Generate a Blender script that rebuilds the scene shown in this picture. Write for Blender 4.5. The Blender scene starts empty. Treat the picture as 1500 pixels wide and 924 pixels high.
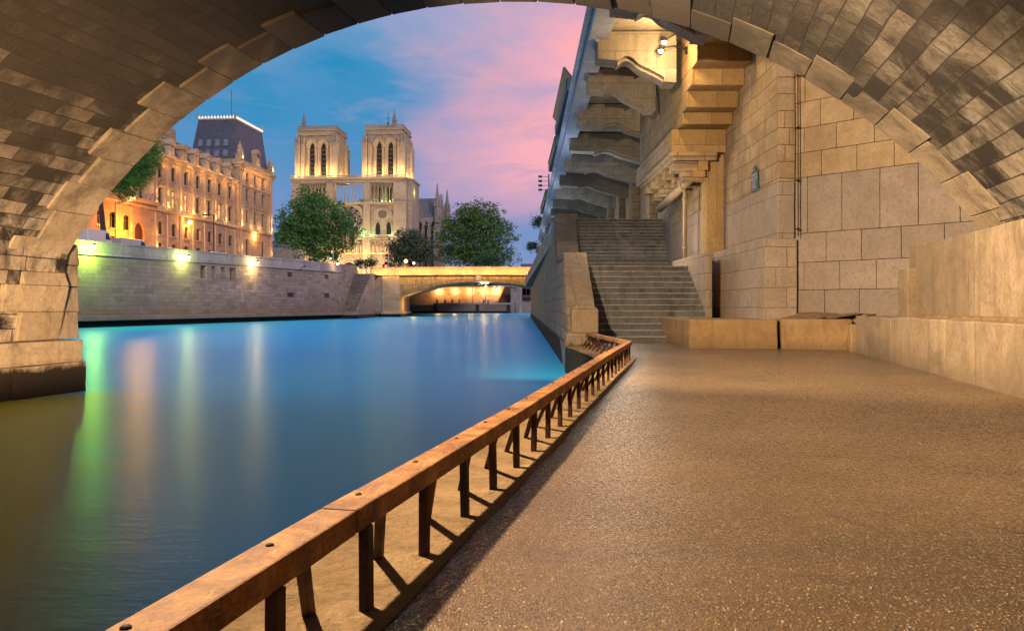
import bpy, bmesh, math, random
from mathutils import Vector, Matrix, noise
random.seed(7)
C = bpy.context.scene.collection
PI = math.pi
R = math.radians
V = Vector
EYE, F, HX, HY = 1.0, 1150.0, 750.0, 449.0        # surveyed: eye height, focal length, horizon

def at(x, y, Y):
    return V(((x - HX) / F * Y, Y, EYE + (HY - y) / F * Y))

# ------------------------------------------------------------------ mesh building
def wloc(o):
    l = V((0, 0, 0))
    while o is not None:
        l = l + o.location
        o = o.parent
    return l

class MB:
    def __init__(s, M=None):
        s.v = []; s.f = []; s.mi = []; s.M = M; s.uv = {}
    def pt(s, p):
        p = V(p)
        if s.M is not None: p = s.M @ p
        s.v.append(p); return len(s.v) - 1
    def face(s, pts, m=0, uv=None):
        ids = [s.pt(p) for p in pts]
        if uv: s.uv[len(s.f)] = uv
        s.f.append(ids); s.mi.append(m)
    def box(s, x0, x1, y0, y1, z0, z1, m=0):
        a = [s.pt(p) for p in ((x0,y0,z0),(x1,y0,z0),(x1,y1,z0),(x0,y1,z0),(x0,y0,z1),(x1,y0,z1),(x1,y1,z1),(x0,y1,z1))]
        for q in ((3,2,1,0),(4,5,6,7),(0,1,5,4),(1,2,6,5),(2,3,7,6),(3,0,4,7)):
            s.f.append([a[i] for i in q]); s.mi.append(m)
    def hexa(s, bottom, top, m=0):
        n = len(bottom)
        a = [s.pt(p) for p in bottom]; b = [s.pt(p) for p in top]
        s.f.append(a[::-1]); s.f.append(b); s.mi += [m, m]
        for i in range(n):
            j = (i + 1) % n
            s.f.append([a[i], a[j], b[j], b[i]]); s.mi.append(m)
    def prism(s, poly, d, m=0):               # closed 3D polygon swept by vector d
        d = V(d)
        s.hexa([V(p) for p in poly], [V(p) + d for p in poly], m)
    def tube(s, path, r, n=8, m=0, cap=True):
        path = [V(p) for p in path]
        rs = r if isinstance(r, (list, tuple)) else [r] * len(path)
        rings = []
        for i, p in enumerate(path):
            d = (path[min(i+1, len(path)-1)] - path[max(i-1, 0)])
            if d.length < 1e-9: d = V((0,0,1))
            d.normalize()
            up = V((0,0,1)) if abs(d.z) < .95 else V((0,1,0))
            a = d.cross(up).normalized(); b = d.cross(a).normalized()
            rings.append([s.pt(p + (a*math.cos(t) + b*math.sin(t)) * rs[i]) for t in [2*PI*k/n for k in range(n)]])
        for i in range(len(rings)-1):
            for k in range(n):
                s.f.append([rings[i][k], rings[i][(k+1)%n], rings[i+1][(k+1)%n], rings[i+1][k]]); s.mi.append(m)
        if cap:
            s.f.append(rings[0][::-1]); s.f.append(rings[-1]); s.mi += [m, m]
    def lathe(s, c, prof, n=10, m=0):          # prof: (r, z)
        c = V(c)
        rings = [[s.pt(c + V((r*math.cos(2*PI*k/n), r*math.sin(2*PI*k/n), z))) for k in range(n)] for r, z in prof]
        for i in range(len(rings)-1):
            for k in range(n):
                s.f.append([rings[i][k], rings[i][(k+1)%n], rings[i+1][(k+1)%n], rings[i+1][k]]); s.mi.append(m)
        s.f.append(rings[0][::-1]); s.f.append(rings[-1]); s.mi += [m, m]
    def ball(s, c, r, n=10, m=0, sz=1.0):
        s.lathe(c, [(max(.001, r*math.sin(PI*k/(n//2+1))), -r*sz*math.cos(PI*k/(n//2+1))) for k in range(n//2+2)], n, m)
    def torus(s, c, Rr, r, ax, n=20, k=6, m=0):
        c = V(c); ax = V(ax).normalized(); up = V((0,0,1)) if abs(ax.z) < .9 else V((1,0,0))
        a = ax.cross(up).normalized(); b = ax.cross(a).normalized()
        rings = []
        for i in range(n):
            t = 2*PI*i/n; d = a*math.cos(t) + b*math.sin(t)
            rings.append([s.pt(c + d*(Rr + r*math.cos(q)) + ax*(r*math.sin(q))) for q in [2*PI*j/k for j in range(k)]])
        for i in range(n):
            for j in range(k):
                s.f.append([rings[i][j], rings[i][(j+1)%k], rings[(i+1)%n][(j+1)%k], rings[(i+1)%n][j]]); s.mi.append(m)
    def build(s, name, mat, parent=None, smooth=False, bevel=0, seg=2, recalc=True, weld=False):
        me = bpy.data.meshes.new(name)
        off = wloc(parent) if parent is not None else V((0,0,0))
        me.from_pydata([tuple(p - off) for p in s.v], [], s.f)
        mats = mat if isinstance(mat, (list, tuple)) else [mat]
        for m in mats: me.materials.append(m)
        for i, p in enumerate(me.polygons):
            p.material_index = s.mi[i]; p.use_smooth = smooth
        uvl = me.uv_layers.new(name='UVMap')
        for i, p in enumerate(me.polygons):     # metric box-projected UVs
            if i in s.uv:
                for li, q in zip(p.loop_indices, s.uv[i]): uvl.data[li].uv = q
                continue
            n = p.normal
            for li in p.loop_indices:
                c = s.v[me.loops[li].vertex_index]
                if abs(n.z) > .75: q = (c.x, c.y)
                else:
                    h = V((-n.y, n.x, 0)); h = h.normalized() if h.length > 1e-6 else V((1,0,0))
                    q = (c.x*h.x + c.y*h.y, c.z)
                uvl.data[li].uv = q
        if recalc or weld:
            bm = bmesh.new(); bm.from_mesh(me)
            if weld: bmesh.ops.remove_doubles(bm, verts=bm.verts, dist=1e-4)
            if recalc: bmesh.ops.recalc_face_normals(bm, faces=bm.faces)
            bm.to_mesh(me); bm.free()
        o = bpy.data.objects.new(name, me); C.objects.link(o)
        if parent is not None: o.parent = parent
        if bevel:
            b = o.modifiers.new('Bevel', 'BEVEL'); b.width = bevel; b.segments = seg; b.limit_method = 'ANGLE'
        return o

def tag(o, label=None, cat=None, group=None, kind=None):
    if label: o['label'] = label
    if cat: o['category'] = cat
    if group: o['group'] = group
    if kind: o['kind'] = kind
    return o
def thing(name, loc, label, cat, group=None):
    o = bpy.data.objects.new(name, None); C.objects.link(o); o.location = V(loc)
    o.empty_display_size = .2
    return tag(o, label, cat, group)
def copy_tree(o, parent=None):
    c = o.copy(); C.objects.link(c); c.parent = parent
    for ch in list(o.children): copy_tree(ch, c)
    return c
def roughen(o, amt=.01, sc=3.0, cuts=3):
    """worn, uneven stone: subdivide and push the vertices about"""
    me = o.data; bm = bmesh.new(); bm.from_mesh(me)
    bmesh.ops.subdivide_edges(bm, edges=bm.edges, cuts=cuts, use_grid_fill=True)
    for v in bm.verts:
        w = v.co + wloc(o)
        v.co += noise.noise_vector(w*sc)*amt + noise.noise_vector(w*sc*3.1)*amt*.4
    bm.to_mesh(me); bm.free()

# ------------------------------------------------------------------ materials
class NT:
    def __init__(s, name):
        s.m = bpy.data.materials.new(name); s.m.use_nodes = True
        s.t = s.m.node_tree; s.t.nodes.clear()
        s.out = s.n('ShaderNodeOutputMaterial'); s.p = s.n('ShaderNodeBsdfPrincipled')
        s.l(s.p.outputs[0], s.out.inputs[0])
        s.pos = s.n('ShaderNodeNewGeometry').outputs['Position']
    def n(s, k, **kw):
        x = s.t.nodes.new(k)
        for a, b in kw.items(): setattr(x, a, b)
        return x
    def l(s, a, b): s.t.links.new(a, b)
    def mp(s, src, scale=(1,1,1), loc=(0,0,0), rot=(0,0,0)):
        x = s.n('ShaderNodeMapping'); x.inputs['Scale'].default_value = scale; x.inputs['Location'].default_value = loc; x.inputs['Rotation'].default_value = rot
        s.l(src, x.inputs[0]); return x.outputs[0]
    def noise(s, src, scale, detail=4, rough=.55, dist=0, col=False):
        x = s.n('ShaderNodeTexNoise'); x.inputs['Scale'].default_value = scale; x.inputs['Detail'].default_value = detail
        x.inputs['Roughness'].default_value = rough; x.inputs['Distortion'].default_value = dist
        s.l(src, x.inputs['Vector']); return x.outputs['Color' if col else 'Fac']
    def ramp(s, f, stops, interp='LINEAR'):
        x = s.n('ShaderNodeValToRGB'); x.color_ramp.interpolation = interp
        e = x.color_ramp.elements
        while len(e) > 1: e.remove(e[-1])
        for i, (p, c) in enumerate(stops):
            k = e[0] if i == 0 else e.new(p)
            k.position = p
            k.color = (c, c, c, 1) if isinstance(c, (int, float)) else (*c, 1)
        s.l(f, x.inputs[0]); return x.outputs[0]
    def mix(s, f, a, b, mode='MIX'):
        x = s.n('ShaderNodeMix', data_type='RGBA', blend_type=mode)
        for v, i in ((f, 0), (a, 6), (b, 7)):
            if isinstance(v, (int, float)): x.inputs[i].default_value = v if i == 0 else (v, v, v, 1)
            elif isinstance(v, tuple): x.inputs[i].default_value = (*v, 1)
            else: s.l(v, x.inputs[i])
        return x.outputs[2]
    def math(s, op, a, b=None, clamp=False):
        x = s.n('ShaderNodeMath', operation=op); x.use_clamp = clamp
        for v, i in ((a, 0), (b, 1)):
            if v is None: continue
            if isinstance(v, (int, float)): x.inputs[i].default_value = v
            else: s.l(v, x.inputs[i])
        return x.outputs[0]
    def z(s):
        x = s.n('ShaderNodeSeparateXYZ'); s.l(s.pos, x.inputs[0]); return x.outputs[2]
    def bump(s, h, strength=.5, dist=.02, prev=None):
        x = s.n('ShaderNodeBump'); x.inputs['Strength'].default_value = strength; x.inputs['Distance'].default_value = dist
        s.l(h, x.inputs['Height'])
        if prev is not None: s.l(prev, x.inputs['Normal'])
        return x.outputs[0]
    def fin(s, col=None, rough=.85, normal=None, spec=None):
        if col is not None:
            if isinstance(col, tuple): s.p.inputs['Base Color'].default_value = (*col, 1)
            else: s.l(col, s.p.inputs['Base Color'])
        if isinstance(rough, (int, float)): s.p.inputs['Roughness'].default_value = rough
        else: s.l(rough, s.p.inputs['Roughness'])
        if normal is not None: s.l(normal, s.p.inputs['Normal'])
        if spec is not None: s.p.inputs['Specular IOR Level'].default_value = spec
        return s.m

def stone(name, c1, c2, bw=.9, bh=.4, mortar=(.05,.04,.03), ms=.012, stain=.5, staincol=(.03,.025,.02), stsc=.35,
          streak=.3, bump=.5, grain=1.0, moss=None, soot_zdark=None, pale=None, rough=.88, brickvar=.8):
    t = NT(name)
    uv = t.n('ShaderNodeUVMap').outputs[0]
    wob = t.noise(t.pos, 1.3, 3, col=True)
    vm = t.n('ShaderNodeVectorMath', operation='SCALE'); t.l(wob, vm.inputs[0]); vm.inputs['Scale'].default_value = min(.05, bh*.1)
    va = t.n('ShaderNodeVectorMath', operation='ADD'); t.l(uv, va.inputs[0]); t.l(vm.outputs[0], va.inputs[1])
    b = t.n('ShaderNodeTexBrick'); t.l(va.outputs[0], b.inputs['Vector'])
    b.inputs['Scale'].default_value = 1; b.inputs['Brick Width'].default_value = bw; b.inputs['Row Height'].default_value = bh
    b.inputs['Mortar Size'].default_value = ms; b.inputs['Mortar Smooth'].default_value = .35
    b.inputs['Color1'].default_value = (0,0,0,1); b.inputs['Color2'].default_value = (1,1,1,1); b.inputs['Mortar'].default_value = (.5,.5,.5,1)
    b.offset = .5; b.squash = 1.25; b.squash_frequency = 3
    rnd = b.outputs['Color']; mort = b.outputs['Fac']
    n1 = t.noise(t.pos, 2.2, 6, .65)
    n2 = t.noise(t.pos, 14*grain, 6, .74)
    k = t.math('ADD', t.math('MULTIPLY', rnd, brickvar*.7), t.math('MULTIPLY', n1, 1-brickvar*.5), True)
    col = t.mix(t.ramp(k, [(.2, 0.), (.8, 1.)]), tuple(x*.8 for x in c1), tuple(x*1.08 for x in c2))
    col = t.mix(t.ramp(n2, [(.32, .55), (.52, 0.)]), col, tuple(x*.45 for x in c1))
    col = t.mix(t.ramp(t.math('ADD', t.noise(t.pos, 47*grain, 3, .6), t.math('MULTIPLY', t.math('SUBTRACT', n1, .45), .25)), [(.28, .28), (.36, 0.)]), col, tuple(x*.3 for x in c1))
    if pale:
        pn = t.math('MULTIPLY', t.ramp(t.noise(t.mp(t.pos, (1,1,1), (3.3,8.1,2.7)), .9, 7, .7, .6), [(.53, 0.), (.61, 1.)]), t.ramp(rnd, [(.3, .25), (.8, 1.)]))
        col = t.mix(pn, col, pale)
    if stain:
        s1 = t.noise(t.pos, stsc, 9, .72, .6)
        s2 = t.math('ADD', s1, t.math('MULTIPLY', t.math('SUBTRACT', rnd, .5), .22))
        col = t.mix(t.math('MULTIPLY', t.ramp(s2, [(.42, 0.), (.60, 1.)]), stain), col, staincol)
    if streak:
        s3 = t.noise(t.mp(t.pos, (2.6, 2.6, .22)), 1.6, 5, .65)
        col = t.mix(t.math('MULTIPLY', t.ramp(s3, [(.5, 0.), (.72, 1.)]), streak), col, staincol)
    if soot_zdark:                                    # (z_low, z_high, colour, amount): soot on a vault crown; swapped heights darken towards the base
        zz = t.math('ADD', t.z(), t.math('MULTIPLY', t.math('SUBTRACT', t.noise(t.pos, .55, 7, .7, .8), .5), soot_zdark[4]))
        zz = t.math('ADD', zz, t.math('MULTIPLY', t.math('SUBTRACT', rnd, .5), soot_zdark[4]*.24))
        mr = t.n('ShaderNodeMapRange'); t.l(zz, mr.inputs[0]); mr.inputs[1].default_value = soot_zdark[0]; mr.inputs[2].default_value = soot_zdark[1]
        col = t.mix(t.math('MULTIPLY', mr.outputs[0], soot_zdark[3]), col, soot_zdark[2])
    oi = t.n('ShaderNodeObjectInfo')
    col = t.mix(t.ramp(oi.outputs['Random'], [(0., .34), (.5, .05), (1., 0.)]), col, tuple(x*.42 for x in c1))
    col = t.mix(t.math('MULTIPLY', mort, .85), col, mortar)
    h = t.math('ADD', t.math('MULTIPLY', mort, -1.1), t.math('MULTIPLY', n2, .6))
    h = t.math('ADD', h, t.math('MULTIPLY', n1, .3))
    r_ = rough
    if moss is not None:                        # wet weed band near the waterline
        zz = t.math('ADD', t.z(), t.math('MULTIPLY', t.math('SUBTRACT', t.noise(t.pos, 3.5, 5, .7), .5), moss[1]))
        mr = t.n('ShaderNodeMapRange'); t.l(zz, mr.inputs[0]); mr.inputs[1].default_value = moss[0]+.06; mr.inputs[2].default_value = moss[0]-.06
        mm = mr.outputs[0]
        fz = t.noise(t.mp(t.pos, (14, 14, 5)), 3, 4, .7)
        col = t.mix(mm, col, t.mix(fz, (.004,.004,.003), moss[2]))
        h = t.math('ADD', h, t.math('MULTIPLY', t.math('MULTIPLY', mm, fz), 2.5))
    return t.fin(col, r_, t.bump(h, bump, .03), .3)

def plain(name, col, rough=.6, var=.25, sc=4, bump=.1, metal=0, spec=None):
    t = NT(name)
    n = t.noise(t.pos, sc, 5, .6)
    c = t.mix(t.ramp(n, [(.3, 1.), (.7, 0.)]), col, tuple(x*(1-var) for x in col))
    t.p.inputs['Metallic'].default_value = metal
    return t.fin(c, rough, t.bump(t.noise(t.pos, sc*6, 4), bump, .01), spec)
def emit(name, col, s):
    t = NT(name); t.p.inputs['Base Color'].default_value = (.8,.8,.8,1)
    t.p.inputs['Emission Color'].default_value = (*col, 1); t.p.inputs['Emission Strength'].default_value = s
    return t.m
def glass(name, col, rough=.08, lit=None, ls=0):
    t = NT(name)
    n = t.noise(t.pos, .9, 3)
    c = t.mix(n, tuple(x*.5 for x in col), tuple(x*1.5 for x in col))
    if lit:
        t.p.inputs['Emission Color'].default_value = (*lit, 1)
        e = t.math('MULTIPLY', t.ramp(t.noise(t.pos, 1.7, 4, .6), [(.3, .15), (.65, 1.)]), ls)
        t.l(e, t.p.inputs['Emission Strength'])
    return t.fin(c, rough, None, .6)

M = {}
TAN1, TAN2 = (.30,.205,.105), (.46,.34,.20)
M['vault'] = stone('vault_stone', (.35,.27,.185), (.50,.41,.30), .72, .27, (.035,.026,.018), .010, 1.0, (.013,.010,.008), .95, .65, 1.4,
                   soot_zdark=(1.3, 4.5, (.026,.019,.012), .97, 5.0), pale=(.56,.50,.41))
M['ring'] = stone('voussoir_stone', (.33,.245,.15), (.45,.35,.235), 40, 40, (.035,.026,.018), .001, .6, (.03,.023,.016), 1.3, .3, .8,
                  soot_zdark=(2.2, 5.2, (.028,.021,.014), .95, 4.6), moss=(-.12, .35, (.03,.018,.008)), pale=(.48,.41,.31))
M['pier'] = stone('pier_stone', (.33,.22,.115), (.46,.33,.19), 1.3, .42, (.06,.04,.025), .014, .35, (.10,.06,.03), .9, .25, .8, moss=(-.12, .35, (.03,.018,.008)))
M['plinth'] = stone('plinth_stone', (.27,.19,.11), (.41,.305,.19), 1.6, 9.3, (.06,.045,.03), .006, .75, (.13,.09,.055), 1.1, .5, .9, soot_zdark=(.40,-.08,(.09,.06,.033),.65,.7))
M['kerb'] = stone('kerb_stone', (.40,.24,.10), (.48,.31,.15), 1.9, 3, (.05,.035,.02), .01, .6, (.15,.085,.038), 1.3, .55, .9, soot_zdark=(.25,-.08,(.10,.06,.03),.6,.5))
M['block'] = stone('block_stone', (.42,.27,.125), (.52,.36,.19), 1.15, .48, (.09,.055,.03), .012, .25, (.14,.08,.04), .8, .25, .7, brickvar=.9)
M['fine'] = stone('ashlar_stone', (.40,.28,.15), (.52,.38,.22), .85, .42, (.12,.075,.04), .010, .55, (.15,.10,.06), .9, .35, .9, pale=(.54,.43,.29))
M['paint'] = stone('painted_stone', (.34,.26,.19), (.41,.32,.24), 1.5, .95, (.10,.065,.045), .009, .12, (.2,.13,.085), .8, .18, .35, brickvar=.3)
M['paint2'] = stone('painted_stone_small', (.35,.265,.185), (.42,.325,.235), 1.05, .5, (.10,.065,.045), .009, .12, (.2,.13,.085), .8, .18, .35, brickvar=.4)
M['orange'] = stone('corbel_stone', (.42,.26,.10), (.50,.33,.145), .8, 3, (.12,.075,.035), .006, .3, (.2,.11,.045), 1.2, .15, .5)
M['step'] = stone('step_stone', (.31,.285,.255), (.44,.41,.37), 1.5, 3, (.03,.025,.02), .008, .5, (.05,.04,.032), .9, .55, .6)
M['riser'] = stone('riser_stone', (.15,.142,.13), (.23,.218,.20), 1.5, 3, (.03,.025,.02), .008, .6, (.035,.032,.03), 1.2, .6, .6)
M['quay'] = stone('quay_stone', (.29,.21,.125), (.38,.29,.19), .95, .42, (.07,.05,.035), .012, .45, (.10,.07,.045), .4, .35, .6, moss=(.05, .5, (.035,.03,.01)))
M['par'] = stone('parapet_stone', (.30,.21,.12), (.40,.29,.175), 1.4, 6, (.07,.05,.03), .008, .5, (.09,.065,.04), .8, .35, .7)
M['bank'] = stone('bank_stone', (.25,.195,.17), (.38,.305,.27), 1.05, .36, (.17,.135,.13), .012, .55, (.20,.16,.15), .16, .5, .7, moss=(-.12, .1, (.012,.010,.006)), brickvar=1.0, soot_zdark=(3.0,.4,(.15,.115,.085),.55,2.2), pale=(.5,.43,.40))
M['bankcap'] = stone('bank_coping_stone', (.34,.32,.33), (.44,.42,.43), 2.2, .9, (.16,.14,.14), .012, .6, (.14,.13,.14), .3, .5, .5)
M['terr'] = stone('terrace_stone', (.38,.31,.22), (.50,.42,.31), 1.2, .5, (.10,.08,.06), .008, .5, (.11,.09,.07), .5, .4, .5)
M['corn'] = stone('cornice_stone', (.50,.52,.56), (.62,.65,.70), 2.4, 5, (.2,.2,.22), .006, .4, (.2,.2,.22), .6, .4, .4)
M['hall'] = stone('hall_stone', (.36,.245,.155), (.46,.33,.22), .8, .36, (.30,.22,.15), .012, .3, (.27,.19,.13), .25, .2, .3)
M['halltrim'] = stone('hall_trim_stone', (.40,.28,.175), (.50,.37,.25), 3, 3, (.3,.22,.15), .004, .2, (.3,.22,.15), .6, .2, .3)
M['cath'] = stone('cathedral_stone', (.40,.315,.22), (.50,.41,.30), .9, .45, (.27,.21,.15), .012, .45, (.22,.17,.12), .12, .35, .4)
M['cathd'] = stone('cathedral_grey_stone', (.25,.23,.22), (.36,.33,.31), .9, .45, (.17,.15,.14), .012, .45, (.14,.12,.12), .2, .4, .4)
M['arch2'] = stone('rubble_stone', (.25,.18,.09), (.42,.31,.16), .32, .75, (.10,.07,.04), .02, .3, (.13,.09,.05), .5, .2, .8, brickvar=1.0)
M['arch2s'] = stone('bridge_stone', (.40,.31,.22), (.5,.40,.29), 1.2, .5, (.2,.15,.1), .01, .4, (.2,.15,.1), .4, .4, .4, moss=(-.15, .2, (.012,.010,.006)))
M['slate'] = stone('slate_roof', (.095,.108,.145), (.14,.16,.205), .3, .2, (.03,.03,.04), .015, .3, (.04,.04,.05), .5, .2, .3, rough=.5)
M['lead'] = stone('lead_roof', (.13,.15,.19), (.19,.21,.26), .6, 12, (.08,.09,.11), .05, .3, (.09,.1,.12), .3, .3, .4, rough=.55)
M['iron'] = plain('dark_iron', (.018,.016,.015), .55, .4, 6, .2, .3)
M['white'] = plain('white_paint', (.62,.62,.64), .35, .12, 2, .02)
M['green'] = plain('bookstall_green', (.02,.085,.085), .5, .35, 3, .1)
M['pipe'] = plain('painted_pipe', (.44,.31,.18), .6, .3, 5, .1)
M['glass'] = glass('window_glass', (.022,.025,.032))
M['roofglass'] = plain('roof_window_glass', (.26,.26,.34), .35, .4, 3, .02, 0, .3)
M['litglass'] = glass('lit_window_glass', (.3,.2,.08), .2, (1.0,.62,.18), 1.5)
M['frame'] = plain('window_frame', (.10,.085,.07), .6, .2)
M['louvre'] = plain('louvre_wood', (.016,.017,.022), .7, .3)
M['bark'] = plain('bark', (.06,.045,.03), .9, .5, 8, .6)
M['tyre'] = plain('tyre_rubber', (.012,.012,.012), .8)
M['wood'] = plain('door_wood', (.10,.035,.012), .6, .4, 6)
M['bluewhite'] = plain('car_silver', (.42,.44,.48), .3, .1, 2, .01, .2)

def rust():
    t = NT('rusty_iron')
    a = t.noise(t.pos, 5, 8, .7, .5); b = t.noise(t.mp(t.pos, (1,1,1), (5,2,1)), 55, 7, .8)
    col = t.ramp(t.math('ADD', t.math('MULTIPLY', a, .55), t.math('MULTIPLY', b, .5)), [(.3,(.030,.011,.006)),(.45,(.11,.035,.011)),(.55,(.29,.12,.026)),(.66,(.46,.25,.065)),(.8,(.24,.14,.06))])
    sc = t.noise(t.mp(t.pos, (6,1.2,20), rot=(0,0,.22)), 9, 3, .6)
    col = t.mix(t.ramp(sc, [(.62, 0.), (.72, .55)]), col, (.55,.30,.11))
    return t.fin(col, t.ramp(b, [(.3,.45),(.7,.8)]), t.bump(t.math('ADD', b, t.math('MULTIPLY', a, .8)), .45, .008), .35)
M['rust'] = rust()
def rust_dark():
    t = NT('dark_rusty_iron')
    a = t.noise(t.pos, 9, 8, .7); b = t.noise(t.pos, 60, 4, .7)
    col = t.ramp(a, [(.35,(.02,.010,.006)),(.55,(.06,.024,.010)),(.72,(.16,.06,.018))])
    return t.fin(col, .7, t.bump(b, .5, .006), .3)
M['rustd'] = rust_dark()

def asphalt():
    t = NT('gritty_asphalt')
    vo = t.n('ShaderNodeTexVoronoi'); vo.inputs['Scale'].default_value = 88; t.l(t.mp(t.pos, (1, .7, 1), rot=(0,0,.3)), vo.inputs['Vector'])
    sep = t.n('ShaderNodeSeparateColor'); t.l(vo.outputs['Color'], sep.inputs[0])
    rnd = sep.outputs[0]; rnd2 = sep.outputs[1]
    body = t.ramp(vo.outputs['Distance'], [(.30, 1.), (.48, 0.)])
    big = t.noise(t.pos, .55, 6, .65, .3)
    fine = t.noise(t.pos, 35, 4, .7)
    base = t.mix(t.ramp(big, [(.3, 0.), (.7, 1.)]), (.065,.037,.017), (.185,.113,.055))
    base = t.mix(t.ramp(t.noise(t.mp(t.pos, (.25, 2.2, 1)), 1.1, 5, .6), [(.46, 0.), (.66, .6)]), base, (.075,.050,.034))
    peb = t.ramp(rnd, [(0, (.06,.037,.02)), (.35, (.19,.12,.062)), (.6, (.38,.25,.13)), (.82, (.56,.41,.25)), (.95, (.68,.54,.38)), (1, (.82,.74,.62))])
    patch = t.ramp(t.noise(t.mp(t.pos, (1,1,1), (4.2,9.1,0)), .8, 5, .6, .5), [(.40, .75), (.6, 1.)])
    col = t.mix(t.math('MULTIPLY', t.math('MULTIPLY', body, t.ramp(rnd2, [(.3, .15), (.6, 1.)])), patch), base, peb)
    col = t.mix(t.ramp(fine, [(.3, .55), (.5, 0.)]), col, (.035,.02,.011))
    stn = t.noise(t.mp(t.pos, (1,1,1), (1.7,.4,0)), 1.7, 7, .72, .8)
    col = t.mix(t.ramp(stn, [(.57, 0.), (.68, .6)]), col, (.05,.033,.022))
    cr = t.n('ShaderNodeTexVoronoi', feature='DISTANCE_TO_EDGE'); cr.inputs['Scale'].default_value = .33
    wv = t.n('ShaderNodeVectorMath', operation='ADD'); t.l(t.pos, wv.inputs[0]); ns = t.n('ShaderNodeVectorMath', operation='SCALE'); t.l(t.noise(t.pos, 1.6, 5, .6, col=True), ns.inputs[0]); ns.inputs['Scale'].default_value = .5; t.l(ns.outputs[0], wv.inputs[1]); t.l(wv.outputs[0], cr.inputs['Vector'])
    crack = t.ramp(cr.outputs['Distance'], [(.0, .8), (.008, 0.)])
    col = t.mix(t.math('MULTIPLY', crack, .35), col, (.25,.16,.09))
    h = t.math('ADD', t.math('MULTIPLY', t.math('MULTIPLY', body, rnd2), 1.0), t.math('MULTIPLY', fine, .5))
    rg = t.ramp(t.math('ADD', rnd, t.math('MULTIPLY', big, .25)), [(.25, .60), (.78, .18)])
    n = t.bump(h, .8, .012); n = t.bump(big, .4, .05, n)
    return t.fin(col, rg, n, .6)
M['asphalt'] = asphalt()
def dirt():
    t = NT('worn_mortar')
    a = t.noise(t.pos, 3.2, 8, .7, .6); b = t.noise(t.pos, 26, 6, .7); c_ = t.noise(t.pos, 110, 2, .6)
    col = t.ramp(t.math('ADD', t.math('MULTIPLY', a, .6), t.math('MULTIPLY', b, .4)), [(.3,(.10,.055,.022)),(.5,(.25,.155,.07)),(.7,(.40,.27,.14))])
    h = t.math('ADD', t.math('MULTIPLY', a, 3.2), t.math('ADD', b, t.math('MULTIPLY', c_, .3)))
    return t.fin(col, .85, t.bump(h, .8, .03), .3)
M['dirt'] = dirt()

def water():
    t = NT('river_water')
    w1 = t.noise(t.mp(t.pos, (.55, .9, 1), rot=(0,0,.2)), 1.3, 5, .6)
    w2 = t.noise(t.mp(t.pos, (1.6, 7.0, 1)), 2.4, 3, .6)
    big = t.noise(t.mp(t.pos, (1, .35, 1)), .16, 3, .5)
    col = t.mix(big, (.0,.42,.86), (.001,.60,.97))
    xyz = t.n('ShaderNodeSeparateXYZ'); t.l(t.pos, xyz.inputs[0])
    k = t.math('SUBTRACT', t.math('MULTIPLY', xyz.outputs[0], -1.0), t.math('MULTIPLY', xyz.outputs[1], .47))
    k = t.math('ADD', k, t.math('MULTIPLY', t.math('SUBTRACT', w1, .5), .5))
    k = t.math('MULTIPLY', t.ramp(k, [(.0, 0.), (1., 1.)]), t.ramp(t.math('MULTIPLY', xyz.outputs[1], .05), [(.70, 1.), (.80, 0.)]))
    col = t.mix(k, col, (.38,.42,.0))                     # olive reflection of lit pier and green lamp, painted into the water colour
    h = t.math('ADD', t.math('MULTIPLY', w1, 1.), t.math('MULTIPLY', w2, .22))
    nrm = t.bump(h, .26, .05)
    df = t.n('ShaderNodeBsdfDiffuse'); t.l(col, df.inputs[0]); t.l(nrm, df.inputs['Normal'])
    gl = t.n('ShaderNodeBsdfGlossy'); gl.inputs['Color'].default_value = (.58,.78,1,1); gl.inputs['Roughness'].default_value = .30; t.l(nrm, gl.inputs['Normal'])
    fr = t.n('ShaderNodeFresnel'); fr.inputs[0].default_value = 1.33
    mx = t.n('ShaderNodeMixShader'); t.l(t.math('ADD', t.math('MULTIPLY', fr.outputs[0], .20), .165), mx.inputs[0])
    t.l(df.outputs[0], mx.inputs[1]); t.l(gl.outputs[0], mx.inputs[2]); t.l(mx.outputs[0], t.out.inputs[0])
    return t.m
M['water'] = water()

def leafm(name, a, b, c):
    t = NT(name)
    g = t.n('ShaderNodeNewGeometry')
    k = t.math('ADD', t.math('MULTIPLY', g.outputs['Random Per Island'], .55), t.math('MULTIPLY', t.noise(t.pos, .55, 3), .5))
    col = t.ramp(k, [(.2, a), (.5, b), (.85, c)])
    t.fin(col, .55, None, .35)
    tr = t.n('ShaderNodeBsdfTranslucent'); t.l(col, tr.inputs[0])
    mx = t.n('ShaderNodeMixShader'); mx.inputs[0].default_value = .25
    t.l(t.p.outputs[0], mx.inputs[1]); t.l(tr.outputs[0], mx.inputs[2]); t.l(mx.outputs[0], t.out.inputs[0])
    return t.m
M['leaf'] = leafm('leaf_green', (.03,.09,.03), (.08,.21,.055), (.16,.33,.08))
M['leafo'] = leafm('leaf_olive', (.035,.08,.02), (.09,.19,.04), (.18,.25,.06))
M['leafd'] = leafm('leaf_blue_green', (.010,.035,.020), (.025,.075,.038), (.06,.13,.06))
M['leafw'] = leafm('leaf_flowering', (.012,.035,.02), (.035,.08,.045), (.22,.26,.17))

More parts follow.
